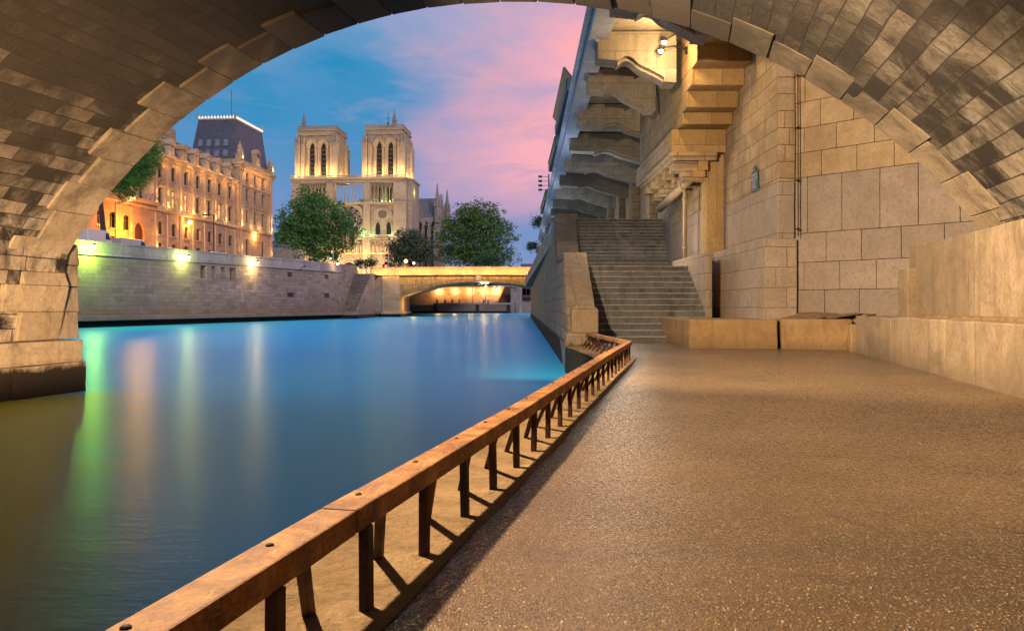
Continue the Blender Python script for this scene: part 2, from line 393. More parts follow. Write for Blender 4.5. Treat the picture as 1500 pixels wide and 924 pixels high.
WARM = (1.0, .58, .22); GOLD = (1.0, .66, .25); ORANGE = (1.0, .40, .06); LIME = (.62, 1.0, .12)
M['bulb'] = emit('lamp_bulb', (1.0,.78,.42), 14)
M['bulbo'] = emit('orange_lamp_bulb', (1.0,.55,.14), 12)
M['bulbg'] = emit('greenish_lamp_bulb', (.85,1.0,.45), 10)
M['red'] = emit('red_signal', (1.0,.03,.01), 6)
M['grn'] = emit('green_signal', (.02,1.0,.45), 1.5)
M['led'] = emit('crest_lights', (1.0,.78,.45), .55)

def lamp(kind, loc, power, col, radius=.1, aim=None, spot=60, blend=.6, name='lamp_light', parent=None):
    d = bpy.data.lights.new(name, kind); d.energy = power; d.color = col; d.shadow_soft_size = radius
    o = bpy.data.objects.new(name, d); C.objects.link(o)
    o.location = V(loc) - (wloc(parent) if parent is not None else V((0,0,0)))
    if parent is not None: o.parent = parent
    if kind == 'SPOT':
        d.spot_size = R(spot); d.spot_blend = blend
        o.rotation_euler = (V(aim) - V(loc)).to_track_quat('-Z', 'Y').to_euler()
    return o

# ================================================================== frame of the big bridge
Uv = V((.2175, .976, 0)).normalized()      # along the barrel (and the walkway)
Nv = V((Uv.y, -Uv.x, 0))                   # across, to the right
BM = Matrix(((Nv.x, Uv.x, 0, 0), (Nv.y, Uv.y, 0, 0), (0, 0, 1, 0), (0, 0, 0, 1)))   # (a, s, z) -> world
AC, ZC, RR = -3.75, -3.68, 9.96            # intrados circle
SF = 13.2                                  # far face of the bridge
WZ = -.65                                  # water level

# ---- river, ground
mb = MB(); mb.face([(-260,-80,WZ),(260,-80,WZ),(260,520,WZ),(-260,520,WZ)])
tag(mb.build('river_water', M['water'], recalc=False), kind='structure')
mb = MB(); mb.face([(-900,-300,-3),(900,-300,-3),(900,1200,-3),(-900,1200,-3)])
tag(mb.build('river_bed', M['dirt'], recalc=False), kind='structure')

def postX(Y): return -1.037 + .223*Y
# ---- walkway
edge = [(postX(-9)-.55, -9), (postX(14.9)-.55, 14.9), (1.36, 19.7), (1.5, 24.5)]
mb = MB()
poly = edge + [(8.4, 24.5), (13.0, 20.5), (12.0, 10), (9.0,-9.3)]
mb.hexa([(x,y,-2.9) for x,y in poly], [(x,y,0) for x,y in poly])
wk = tag(mb.build('quay_walkway', [M['asphalt']], recalc=True), kind='structure')
# side of the walkway towards the river: stone facing
mb = MB()
e2 = [(x-.03, y) for x, y in edge[:3]]
for (x0,y0),(x1,y1) in zip(e2, e2[1:]):
    mb.hexa([(x0,y0,-2.8),(x1,y1,-2.8),(x1+.4,y1,-2.8),(x0+.4,y0,-2.8)], [(x0,y0,-.02),(x1,y1,-.02),(x1+.4,y1,-.02),(x0+.4,y0,-.02)])
tag(mb.build('walkway_river_wall', M['quay']), 'low stone river wall holding up the walkway behind the rusty railing', 'wall')
mb = MB()                                   # worn mortar strip under the rail
yy = [-8 + i*.5 for i in range(46)]
def stripw(Y): return .10 + .05*noise.noise(V((Y*.8, 3.1, 0)))
for y0, y1 in zip(yy, yy[1:]):
    a0, a1 = postX(y0), postX(y1)
    mb.face([(a0-.56,y0,.005),(a0+stripw(y0),y0,.005),(a1+stripw(y1),y1,.005),(a1-.56,y1,.005)])
mb.face([(postX(14.5)-.56,14.5,.005),(postX(14.5)+.1,14.5,.005),(2.34,15.0,.005),(2.15,20.5,.005),(1.34,20.0,.005)])
tag(mb.build('walkway_edge_strip', M['dirt'], recalc=False), kind='structure')

# ---- the rusty low railing
rl = thing('iron_railing', (postX(6), 6, 0), 'low rusty iron railing along the river edge of the walkway', 'railing')
ZT, TH, WD = .352, .078, .128
def barseg(mb, p0, p1, side):               # square bar between two ground points, inner face on the line, body to the river side
    d = (V((*p1,0)) - V((*p0,0))).normalized(); n = V((-d.y, d.x, 0))*side
    a, b = V((*p0,0)), V((*p1,0))
    lo, hi = ZT-TH, ZT
    mb.hexa([a+V((0,0,lo)), b+V((0,0,lo)), b+n*WD+V((0,0,lo)), a+n*WD+V((0,0,lo))], [a+V((0,0,hi)), b+V((0,0,hi)), b+n*WD+V((0,0,hi)), a+n*WD+V((0,0,hi))])
cor = (2.26, 14.9); end = (1.98, 19.8)
Y0 = -3.2; k = 0
while Y0 < 14.7:
    Y1 = min(Y0 + 2.85, 14.86)
    if 14.86 - Y1 < .5: Y1 = 14.86
    mb = MB(); barseg(mb, (postX(Y0)+.012*math.sin(k*2.3), Y0+.004), (postX(Y1)+.012*math.sin(k*2.3+2.3), Y1-.004), 1)
    o = mb.build('rail_bar', M['rust'], rl, bevel=.008); roughen(o, .003, 2.5, 5)
    Y0 = Y1; k += 1
mb = MB(); barseg(mb, cor, end, 1); mb.build('rail_bar', M['rust'], rl, bevel=.008)
def post_at(mb, foot, top, w=.052, t=.034, d=V((.218,.976,0))):
    f, tp = V(foot), V(top); n = V((d.y, -d.x, 0)); 
    q = lambda p: [p - d*w/2 - n*t/2, p + d*w/2 - n*t/2, p + d*w/2 + n*t/2, p - d*w/2 + n*t/2]
    mb.hexa(q(f), q(tp))
for i in range(-8, 22):
    Y = 2.59 + .565*i
    jit = random.uniform(-.02,.02); Y += jit
    if Y > 14.7: break
    x = postX(Y)
    mb = MB(); post_at(mb, (x-.02, Y, -.01), (x-.02+random.uniform(-.006,.006), Y+random.uniform(-.01,.01), ZT-TH+.004)); mb.build('post', M['rustd'], rl, bevel=.004)
    mb = MB(); post_at(mb, (x-.21+random.uniform(-.02,.02), Y+random.uniform(-.05,.05), -.01), (postX(Y-.36)-.055, Y-.36, ZT-TH+.004), .044, .03); mb.build('strut', M['rustd'], rl, bevel=.004)
    mb = MB(); mb.lathe((x-.07, Y+.12, ZT-.004), [(.013,0),(.012,.006),(.007,.010),(.002,.011)], 8); mb.build('bolt', M['rustd'], rl, smooth=True)
dd = (V((*end,0))-V((*cor,0))).normalized()
for i in range(9):
    p = V((*cor,0)) + dd*(.25+i*.53)
    mb = MB(); post_at(mb, p+V((.0,0,-.01)), p+V((-.04,0,ZT-TH+.004)), .045, .03, dd); mb.build('post', M['rustd'], rl)
    mb = MB(); post_at(mb, p+V((-.28,.05,-.01)), p+V((-.09,-.15,ZT-TH+.004)), .04, .03, dd); mb.build('strut', M['rustd'], rl)

# ================================================================== the big stone bridge overhead
br = thing('stone_bridge', (0, 0, -3), 'dark sooty stone arch bridge overhead framing the view', 'bridge')
RB = RR + .05                               # barrel radius (the face ring stands proud of it)
SB = -7.0
def arc(r, a0, a1, n): return [(AC + r*math.cos(a0+(a1-a0)*i/n), ZC + r*math.sin(a0+(a1-a0)*i/n)) for i in range(n+1)]
aL = math.atan2(2.15-ZC, -math.sqrt(RB**2-(2.15-ZC)**2)); aR = math.atan2(1.0-ZC, math.sqrt(RB**2-(1.0-ZC)**2))
prof = [(-12.4, -2.9), (-12.2, .3), (-11.98, 1.6)] + arc(RB, aL, aR, 72) + [(4.95, .2)]
mb = MB(BM)
ds = [SB + (SF-.02-SB)*i/30 for i in range(31)]
L = [0]
for (p, q) in zip(prof, prof[1:]): L.append(L[-1] + math.hypot(q[0]-p[0], q[1]-p[1]))
for i in range(len(prof)-1):
    for s0, s1 in zip(ds, ds[1:]):
        p, q = prof[i], prof[i+1]
        mb.face([(p[0],s0,p[1]),(p[0],s1,p[1]),(q[0],s1,q[1]),(q[0],s0,q[1])], uv=[(s0,L[i]),(s1,L[i]),(s1,L[i+1]),(s0,L[i+1])])
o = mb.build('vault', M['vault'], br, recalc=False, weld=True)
for v in o.data.vertices:                   # uneven masonry
    v.co += noise.noise_vector(v.co*.9)*.02 + noise.noise_vector(v.co*2.7)*.016
# ring of face stones, alternately long and short
bwid = .66; na = bwid/RR
ang = aL - .0; i = 0
mbr = None
th = math.radians(143.5)
while th > math.radians(35.5):
    t0, t1 = th, th - na
    g = .0008
    ln = .86 + (.30 if i % 2 else 0) + random.uniform(-.06,.06)
    dr = random.uniform(-.012,.010) + (.036 if th < math.radians(76) else 0)
    mb = MB(BM)
    q = []
    for r in (RR+dr, RR+.75):
        q.append([(AC+r*math.cos(t0-g), ZC+r*math.sin(t0-g)), (AC+r*math.cos(t1+g), ZC+r*math.sin(t1+g))])
    b0 = [(q[0][0][0], SF-ln, q[0][0][1]), (q[0][1][0], SF-ln, q[0][1][1]), (q[1][1][0], SF-ln, q[1][1][1]), (q[1][0][0], SF-ln, q[1][0][1])]
    b1 = [(x, SF, z) for x, _, z in b0]
    mb.hexa(b0, b1)
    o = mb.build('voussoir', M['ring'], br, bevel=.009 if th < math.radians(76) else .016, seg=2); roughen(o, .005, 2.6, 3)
    th -= na; i += 1
# lowest ring stones, cutwater quoins and footing of the pier
lowz = [(.36,.90,1.0),(.905,1.40,1.45),(1.405,1.84,1.05),(1.845,2.28,1.4)]
la = lambda z: -12.12 + .33*(z-.34)/1.49 if z < 1.84 else AC - math.sqrt(RR**2-(z-ZC)**2)
for z0, z1, ln in lowz:
    mb = MB(BM)
    b0 = [(-13.4,SF-ln,z0),(la(z0),SF-ln,z0),(la(z1),SF-ln,z1),(-13.4,SF-ln,z1)]
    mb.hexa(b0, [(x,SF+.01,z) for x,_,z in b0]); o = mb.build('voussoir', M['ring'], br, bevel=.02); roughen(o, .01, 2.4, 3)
    mb = MB(BM); mb.hexa([(-13.4,SF+.03,z0),(-12.13,SF+.03,z0),(-12.2,SF+.62,z0),(-12.7,SF+1.1,z0),(-13.4,SF+1.5,z0)], [(-13.4,SF+.03,z1-.01),(-12.15,SF+.03,z1-.01),(-12.24,SF+.62,z1-.01),(-12.7,SF+1.1,z1-.01),(-13.4,SF+1.5,z1-.01)])
    o = mb.build('cutwater_block', M['ring'], br, bevel=.015); roughen(o, .008, 2.4, 2)
for j, (z0, z1, pr, ln) in enumerate(((-.07,.352,-11.62,2.0),(-.96,-.075,-11.54,1.6))):
    mb = MB(BM); mb.box(-13.4, pr, SF-ln, SF+.06, z0, z1); o = mb.build('pier_block', M['ring'], br, bevel=.02); roughen(o, .012, 2.4, 3)
    mb = MB(BM); mb.box(-13.4, pr-.35+.27*j, SF-3.6, SF-ln-.01, z0, z1-.01); o = mb.build('pier_block', M['ring'], br, bevel=.02); roughen(o, .012, 2.4, 3)
for k in range(5):                          # weedy footing further along the pier
    mb = MB(BM); mb.box(-13.2, -11.60, SF-3.2-1.9*(k+1)+.01, SF-3.2-1.9*k-.01, -2.9, -.10+.02*(k%2))
    o = mb.build('footing_block', M['ring'], br, bevel=.02); roughen(o, .02, 3, 3)
mb = MB(BM); mb.box(-13.2, -11.53, SF-3.2, SF+.06, -2.9, -.965); mb.build('footing_block', M['ring'], br)
# body: spandrels, deck
mb = MB(BM)
outer = arc(RR+.74, math.radians(146), math.radians(30), 60)
for s in (SF-.06, SB):
    mb = MB(BM)
    for p, q in zip(outer, outer[1:]):
        mb.face([(p[0],s,p[1]),(q[0],s,q[1]),(q[0],s,9.2),(p[0],s,9.2)])
    mb.face([(-26,s,-2.9),(outer[0][0],s,-2.9),(outer[0][0],s,9.2),(-26,s,9.2)])
    if s == SB: mb.face([(outer[-1][0],s,-2.9),(30,s,-2.9),(30,s,9.2),(outer[-1][0],s,9.2)])
    else: mb.face([(outer[-1][0],s,1.5),(30,s,1.5),(30,s,9.2),(outer[-1][0],s,9.2)])
    mb.build('spandrel', M['pier'], br, recalc=False, weld=True)
mb = MB(BM)
mb.face([(-26,SB,9.2),(30,SB,9.2),(30,SF,9.2),(-26,SF,9.2)])
mb.box(-13.9,-12.6,SB+.1,SF-.1,-2.9,1.0)
mb.build('deck', M['pier'], br, recalc=False)
mb = MB(BM); mb.box(-26, 30, SF-.3, SF+.0, 9.204, 10.2); mb.build('parapet', M['pier'], br)
mb = MB(BM); mb.box(-26,30,SB,SB+.3,9.204,10.2); mb.build('parapet', M['pier'], br)
# iron rings on the pier
def pring(x, y, r_, name):
    r = V(((x-HX)/F, 1, (HY-y)/F)); n = Nv
    t = (-11.62)/(r.dot(n)); p = V((0,0,1)) + r*t
    return p
p = pring(6, 548, .2, 'r'); mb = MB(); mb.torus(p - Nv*.13, .15, .022, Nv, 24, 8); mb.tube([p+V((0,0,.15))-Nv*.4, p+V((0,0,.15))-Nv*.10], .03)
mb.build('mooring_ring', M['iron'], br, smooth=True)
p = pring(28, 383, .2, 'r'); mb = MB(); mb.torus(p - Nv*.375, .15, .028, Nv, 24, 8); mb.build('ring_recess_rim', M['bark'], br, smooth=True)
mb = MB(); mb.torus(p - Nv*.365 + Uv*(-.02), .06, .018, Nv+V((0,0,.2)), 18, 6); mb.build('iron_hook', M['iron'], br, smooth=True)

# ---- abutment plinth and ledges on the right
pl = thing('abutment_plinth', BM @ V((4.4, 8, .8)), 'tall streaked pale stone plinth under the right springing of the big arch', 'wall')
def seglist(lo, hi, step):
    out = []; x = hi
    while x > lo: out.append((max(lo, x-step), x)); x -= step
    return out
for j, (s0, s1) in enumerate(seglist(-6, 15.9, 2.6)):
    mb = MB(BM); mb.box(4.2+.012*(j%3), 6.3, s0+.006, s1-.006, .2, 2.12+.01*(j%2))
    o = mb.build('plinth_stone', M['plinth'], pl, bevel=.02); roughen(o, .014, 1.7, 4)
mb = MB(BM); mb.box(4.02, 4.6, 15.93, 16.6, .2, 1.72); mb.box(4.3, 5.2, 15.95, 16.9, 1.723, 2.2); o = mb.build('end_stone', M['plinth'], pl, bevel=.02); roughen(o, .012, 2, 3)
kb = thing('stone_kerb', BM @ V((3.6, 8, 0)), 'long low stone kerb ledge running along the right side of the walkway', 'kerb')
for j, (s0, s1) in enumerate(seglist(-6, 18.3, 3.05)):
    mb = MB(BM); mb.box(3.58+.01*(j%2), 4.3, s0+.006, s1-.006, -.3, .80+.008*((j*2)%3))
    o = mb.build('kerb_stone', M['plinth'], kb, bevel=.025); roughen(o, .018, 1.9, 4)
fb = thing('stone_bench_block', (5.8, 18.7, 0), 'low orange stone ledge of worn blocks at the foot of the stairs', 'ledge')
def fblk(pts, h, nm='ledge_stone'):
    mb = MB(); mb.hexa([(x,y,-.3) for x,y in pts], [(x,y,h) for x,y in pts]); o = mb.build(nm, M['kerb'], fb, bevel=.03); roughen(o, .022, 2.2, 4)
fblk([(4.25,18.88),(6.28,18.55),(6.5,21),(4.27,22.7)], .69)
fblk([(6.36,18.53),(7.80,18.0),(8.3,19.6),(6.6,20.4)], .71)
fblk([(7.46,17.3),(7.72,18.08),(8.0,19.2),(9.4,19.0),(9.2,17.0)], .60, 'broken_stone')
# platform behind the ledges: uneven dirty slab rising to the walls
mb = MB()
gx, gy = 40, 40
def plat(x, y):
    s = V((x,y,0)).dot(Uv); a = V((x,y,0)).dot(Nv)
    f = min(1, max(0, (y - 18.3 + (x-7)*.9)/2.0)) if s > 16.3 else min(1, max(0,(a-3.7)/.6))*.6
    f *= min(1, max(0, (x-6.2)/1.0)) if s > 16.3 else 1
    n = noise.noise(V((x*1.6,y*1.6,0)))*.05 + noise.noise(V((x*4.3,y*4.3,2)))*.03
    return .66 + .31*f + n*(.15+.45*f)
PL = [[(4.3 + 6.5*i/gx, 15.2 + 8.3*j/gy) for j in range(gy+1)] for i in range(gx+1)]
for i in range(gx):
    for j in range(gy):
        cx, cy = PL[i][j]
        c = V((cx+.08, cy+.1, 0)); s = c.dot(Uv); a = c.dot(Nv)
        if s < 18.4 and a < 3.75: continue
        if s >= 18.3 and cy < 18.95 - (cx-4.25)*.25 + .12: continue
        mb.face([(*PL[i][j], plat(*PL[i][j])), (*PL[i+1][j], plat(*PL[i+1][j])), (*PL[i+1][j+1], plat(*PL[i+1][j+1])), (*PL[i][j+1], plat(*PL[i][j+1]))])
tag(mb.build('abutment_platform', M['dirt'], recalc=False, weld=True, smooth=True), kind='structure')
mb = MB(BM); mb.box(4.0, 4.35, -6, 15.5, .3, .86); tag(mb.build('ledge_top', M['dirt']), kind='structure')

# ---- recess wall facing the camera, and its neighbours
rw = thing('recess_wall', (8, 18.5, 0), 'flat wall of large painted and bare blocks behind the bench ledge', 'wall')
w0, w1 = V((7.0, 19.65, 0)), V((11.2, 15.13, 0)); wd = (w1-w0).normalized(); wn = V((wd.y, -wd.x, 0))
if wn.y > 0: wn = -wn
def wallpiece(mb, p, q, n, th, z0, z1):
    p, q = V(p), V(q); mb.hexa([p+V((0,0,z0)), q+V((0,0,z0)), q-n*th+V((0,0,z0)), p-n*th+V((0,0,z0))], [p+V((0,0,z1)), q+V((0,0,z1)), q-n*th+V((0,0,z1)), p-n*th+V((0,0,z1))])
# individual blocks with fine open joints
def blockwall(root, p, q, n, rows, mats, nm, th=.5, gap=.011, rough_=.005):
    p, q = V(p), V(q); d = (q-p).normalized(); Ln = (q-p).length
    for r_, (z0, z1, bw, m) in enumerate(rows):
        x = -bw*(.5 if r_ % 2 else 0) - random.uniform(0,.12)
        while x < Ln:
            w_ = bw*random.uniform(.93,1.07)
            xa, xb = max(0, x), min(Ln, x+w_)
            if xb - xa > .05:
                mb = MB(); pr = random.uniform(-.004,.004)
                a, b = p + d*(xa+gap/2) + n*pr, p + d*(xb-gap/2) + n*pr
                wallpiece(mb, a, b, n, th, z0+gap/2, z1-gap/2)
                o = mb.build(nm, M[m], root, bevel=.008); roughen(o, rough_, 2.4, 2)
            x += w_
M['blk'] = stone('bare_block', (.42,.29,.15), (.53,.385,.22), 60, 60, (.1,.06,.03), .001, .45, (.22,.13,.065), .9, .15, .7, brickvar=.2, grain=1.3)
M['pblk'] = stone('painted_block', (.31,.24,.18), (.37,.29,.22), 60, 60, (.1,.06,.03), .001, .15, (.22,.145,.09), .8, .15, .45, brickvar=.2)
blockwall(rw, w0, w1, wn, [(.6,1.41,.85,'pblk'),(1.41,2.09,.85,'pblk'),(2.09,2.81,.85,'pblk'),(2.81,4.19,.88,'pblk'),(4.19,4.8,.84,'blk'),(4.8,5.41,.86,'blk'),(5.41,6.05,.82,'blk'),(6.05,6.7,.86,'blk'),(6.7,7.4,.86,'blk'),(7.4,8.1,.86,'blk'),(8.1,9.0,.9,'blk'),(9.0,10.0,.9,'blk')], None, 'wall_block')
mb = MB(); wallpiece(mb, w0-wn*.06, w1-wn*.06, wn, .4, .3, 10); mb.build('joint_mortar', M['bark'], rw)

# pier A : stands along the river direction, right of the stairs
pa = thing('corner_pier', (6.6, 21.5, 0), 'tall corner pier with plaster base and rough stone above, carrying the street sign', 'wall')
def bx(mat, root, name, *a, bevel=.02, rg=.008, cuts=3):
    mb = MB(); mb.box(*a); o = mb.build(name, mat, root, bevel=bevel)
    if rg: roughen(o, rg, 2.2, cuts)
    return o
bx(M['paint2'], pa, 'base_course', 6.25, 7.05, 19.42, 24.38, .3, 2.68)
bx(M['paint'], pa, 'plaster_band', 6.6, 7.02, 19.5, 24.36, 2.683, 4.1)
bx(M['fine'], pa, 'upper_stonework', 6.615, 7.03, 19.51, 24.36, 4.103, 11.5, rg=.016, cuts=5)
# pilaster B and wall along the stairs
pb = thing('stair_wall', (6.3, 28, 0), 'tall stone retaining wall beside the stairs behind the drainpipe', 'wall')
bx(M['paint2'], pb, 'pilaster_base', 6.0, 6.62, 24.4, 25.1, .3, 2.6)
bx(M['orange'], pb, 'pilaster', 6.06, 6.61, 24.45, 25.1, 2.603, 5.74)
def slw(name, mat, z0, z1, e=0):
    mb = MB(); A = [(6.10+e,25.1),(6.28+e,31.0),(6.92+e,36.5),(7.4,36.5),(7.4,25.1)]
    mb.hexa([(x,y,z0) for x,y in A], [(x,y,z1) for x,y in A]); o = mb.build(name, mat, pb, bevel=.01); roughen(o, .008, 2.2, 3)
slw('lower_wall', M['paint'], .3, 4.1); slw('upper_wall', M['fine'], 4.103, 9.2, .02)
bx(M['fine'], pb, 'far_wall', 6.93, 7.4, 36.5, 118, 4.0, 9.2, rg=0)
bx(M['paint2'], pb, 'stair_curb', 5.62, 5.80, 22.75, 27.5, -.1, 2.58)
# wall pilasters and arched niches further along
for k in range(12):
    y = 38 + k*5.3
    bx(M['fine'], pb, 'wall_pilaster', 6.55, 6.925, y-.5, y+.5, 4.8, 8.2, rg=0)
    mb = MB(); pts = [(6.86, y+2.65+1.1*math.cos(t), 6.2+1.1*math.sin(t)) for t in [PI*i/10 for i in range(11)]] + [(6.86,y+1.55,4.9),(6.86,y+3.75,4.9)]
    mb.prism(pts, (.06,0,0)); mb.build('blind_arch', M['orange'], pb)

# ---- corbelled stack (upside-down steps) C
cs = thing('corbelled_overhang', (5.3, 24, 5.7), 'stepped corbelled stone overhang like inverted stairs above the drainpipe', 'overhang')
ys = [24.2, 23.5, 22.9, 22.3, 21.65, 21.0, 20.4]; zt = [5.75, 6.46, 6.81, 7.29, 7.76, 8.24, 8.72, 9.2]
for i in range(7):
    x0 = 4.94 if i == 0 else 5.1
    mb = MB(); mb.box(x0, 6.60, ys[i], 25.0, zt[i], zt[i+1]-.004); o = mb.build('corbel_course', M['orange'], cs, bevel=.015); roughen(o, .007, 2, 3)
bx(M['fine'], cs, 'side_wall', 4.96, 6.6, 25.003, 31.4, 5.75, 6.455)
bx(M['fine'], cs, 'side_wall', 5.11, 6.6, 25.003, 31.4, 6.46, 9.9)
bx(M['orange'], cs, 'top_course', 5.1, 6.6, 19.9, 25.0, 9.204, 9.9)
mb = MB()
pts = [(5.085, 28.4+1.15*math.cos(t), 7.5+1.5*math.sin(t)) for t in [PI*i/14 for i in range(15)]]
pts2 = [(5.085, 28.4+.95*math.cos(t), 7.5+1.3*math.sin(t)) for t in [PI*i/14 for i in range(15)]]
for i in range(14): mb.hexa([pts[i],pts[i+1],pts2[i+1],pts2[i]], [p_ and (p_[0]+.06,p_[1],p_[2]) for p_ in (pts[i],pts[i+1],pts2[i+1],pts2[i])])
mb.build('niche_arch', M['orange'], cs)
mb = MB(); mb.box(4.86, 6.3, 24.08, 30.2, 5.62, 5.745); mb.box(4.93, 6.3, 24.16, 30.15, 5.5, 5.617); mb.build('cornice', M['fine'], cs, bevel=.01)
for k in range(5):
    y = 24.35 + k*1.2
    mb = MB(); mb.box(4.98, 6.1, y, y+.55, 5.2, 5.497); mb.box(5.28, 6.1, y+.04, y+.51, 4.93, 5.197); mb.build('bracket_block', M['fine'], cs, bevel=.012)
mb = MB(); mb.box(5.75, 6.05, 24.2, 24.6, 5.2, 5.497); mb.box(5.55,5.97,24.22,24.9,5.0,5.197); mb.build('bracket_block', M['orange'], cs, bevel=.012)

# drainpipe with elbow, conduit, street sign, wall lamps
dp = thing('drain_pipe', (5.95, 26.8, 2.3), 'cream painted drainpipe with elbow running down the wall beside the stairs', 'pipe')
mb = MB(); mb.tube([(5.68,25.8,2.3),(5.68,25.8,4.5),(5.68,25.75,4.7),(5.6,25.6,4.85),(5.45,25.5,4.95),(5.4,25.45,5.1)], .07, 12); mb.build('pipe_run', M['pipe'], dp, smooth=True)
for z in (2.9, 3.9, 4.5): mb = MB(); mb.lathe((5.68,25.8,z), [(.092,0),(.092,.06)], 12); mb.build('pipe_collar', M['pipe'], dp)
mb = MB(); mb.tube([(5.62,24.6,5.05),(5.62,29.8,4.72)], .15, 14); mb.build('overhead_pipe', M['pipe'], dp, smooth=True)
cd = thing('cable_conduit', (6.98, 19.4, 2.7), 'thin grey cable conduit running up the corner of the recess wall', 'conduit')
mb = MB(); mb.tube([(7.06,19.36,2.72),(7.06,19.4,9.5)], .015, 8); mb.build('conduit_run', M['iron'], cd)
for z in (2.9,4.1,5.4,6.7): mb = MB(); mb.box(7.035,7.085,19.33,19.46,z,z+.03); mb.build('clip', M['iron'], cd)

M['signb'] = plain('sign_enamel_blue', (.030,.055,.15), .3, .2, 3, .02)
M['signg'] = plain('sign_enamel_green', (.02,.11,.06), .35, .3, 5, .02)
M['signw'] = plain('sign_lettering', (.75,.72,.68), .4, .05)
sg = thing('street_sign', (6.58, 21.3, 4.15), 'blue enamel street name plate with green border and rounded tab on the corner pier', 'sign')
mb = MB(); mb.box(6.575,6.6,20.97,21.63,4.13,4.66); 
mb.prism([(6.575,21.3+.17*math.cos(t), 4.663+.15*math.sin(t)) for t in [PI*i/12 for i in range(13)]], (.022,0,0)); mb.build('border', M['signg'], sg)
mb = MB(); mb.box(6.569,6.574,21.01,21.59,4.17,4.62); mb.prism([(6.569,21.3+.12*math.cos(t), 4.666+.105*math.sin(t)) for t in [PI*i/12 for i in range(13)]], (.005,0,0)); mb.build('plate', M['signb'], sg)
def text(s, size, loc, rot, mat, parent, name='lettering', w=None):
    cu = bpy.data.curves.new('t', 'FONT'); cu.body = s; cu.size = size; cu.align_x = 'CENTER'; cu.align_y = 'CENTER'
    to = bpy.data.objects.new('t', cu); C.objects.link(to)
    bpy.context.view_layer.update()
    me = bpy.data.meshes.new_from_object(to.evaluated_get(bpy.context.evaluated_depsgraph_get()))
    bpy.data.objects.remove(to)
    me.materials.clear(); me.materials.append(mat)
    if w:
        xs = [v.co.x for v in me.vertices]; k = w/(max(xs)-min(xs))
        for v in me.vertices: v.co.x *= k
    o = bpy.data.objects.new(name, me); C.objects.link(o); o.parent = parent
    o.location = V(loc) - wloc(parent); o.rotation_euler = rot
    return o
RS = (PI/2, 0, -PI/2)
for s, sz, z, w in (('5e Arrt', .075, 4.70, .13), ('PROMENADE', .095, 4.56, .46), ('MAURICE CARÊME', .095, 4.455, .52), ('1899 - 1978', .06, 4.365, .30), ('POÈTE ET', .06, 4.30, .24), ('ROMANCIER', .06, 4.24, .28)):
    text(s, sz, (6.566, 21.3, z), RS, M['signw'], sg, w=w)

def walllamp(name, root_loc, heads, label):
    t = thing(name, root_loc, label, 'lamp', 'flood lamps on the corbelled wall')
    p = V(root_loc)
    mb = MB(); mb.box(p.x-.03, p.x+.02, p.y-.06, p.y+.06, p.z-.1, p.z+.1); mb.build('back_plate', M['iron'], t)
    h = V(heads)
    mb = MB(); mb.tube([p, p+V((-.12,0,.06)), (p+h)/2+V((0,0,.12)), h+V((.08,0,.06))], .022, 8); mb.build('arm', M['iron'], t, smooth=True)
    mb = MB(); mb.lathe(h, [(.05,.1),(.09,.04),(.1,-.02)], 12); mb.build('hood', M['iron'], t)
    mb = MB(); mb.ball(h+V((0,0,-.03)), .075, 12); mb.build('bulb', M['bulb'], t, smooth=True)
    lamp('POINT', h+V((-.05,-.75,-.2)), 120, (1.0,.66,.32), .06, parent=t)
walllamp('wall_lamp', (5.08, 22.75, 8.86), (4.38, 22.6, 8.64), 'lit flood lamp on a curved arm high on the corbelled wall, upper of the pair')
walllamp('wall_lamp', (5.08, 22.85, 8.45), (4.30, 22.7, 8.42), 'lit flood lamp on a straight arm high on the corbelled wall, lower of the pair')

# ================================================================== stairs
st = thing('stone_staircase', (4, 22, 0), 'wide worn grey stone staircase climbing from the walkway to the upper quay', 'stairs')
def step(x0, x1, y, z0, z1, back):
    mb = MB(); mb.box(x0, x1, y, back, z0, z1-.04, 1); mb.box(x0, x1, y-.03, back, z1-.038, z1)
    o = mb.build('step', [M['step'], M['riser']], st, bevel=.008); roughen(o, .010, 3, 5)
rz, tr = .177, .28
for i in range(13):
    y = 21.75 + i*tr
    step(2.12+.025*i, 5.63, y, -.2, (i+1)*rz, y + (2.0 if i < 12 else 6.6))
    if i == 12: step(5.64, 6.4, 25.2, 1.9, 13*rz, 32.0)
    if i == 12: zl = (i+1)*rz
for i in range(16):
    y = 31.5 + i*tr
    step(2.55+.02*i, 6.97, y, zl-.3, zl+(i+1)*.168, y + (1.5 if i < 15 else 1.0))
ZTER = zl + 16*.168
mb = MB(); mb.box(1.9, 7.0, 36.2, 119, ZTER-1.0, ZTER-.01); tag(mb.build('upper_quay', M['terr']), kind='structure')

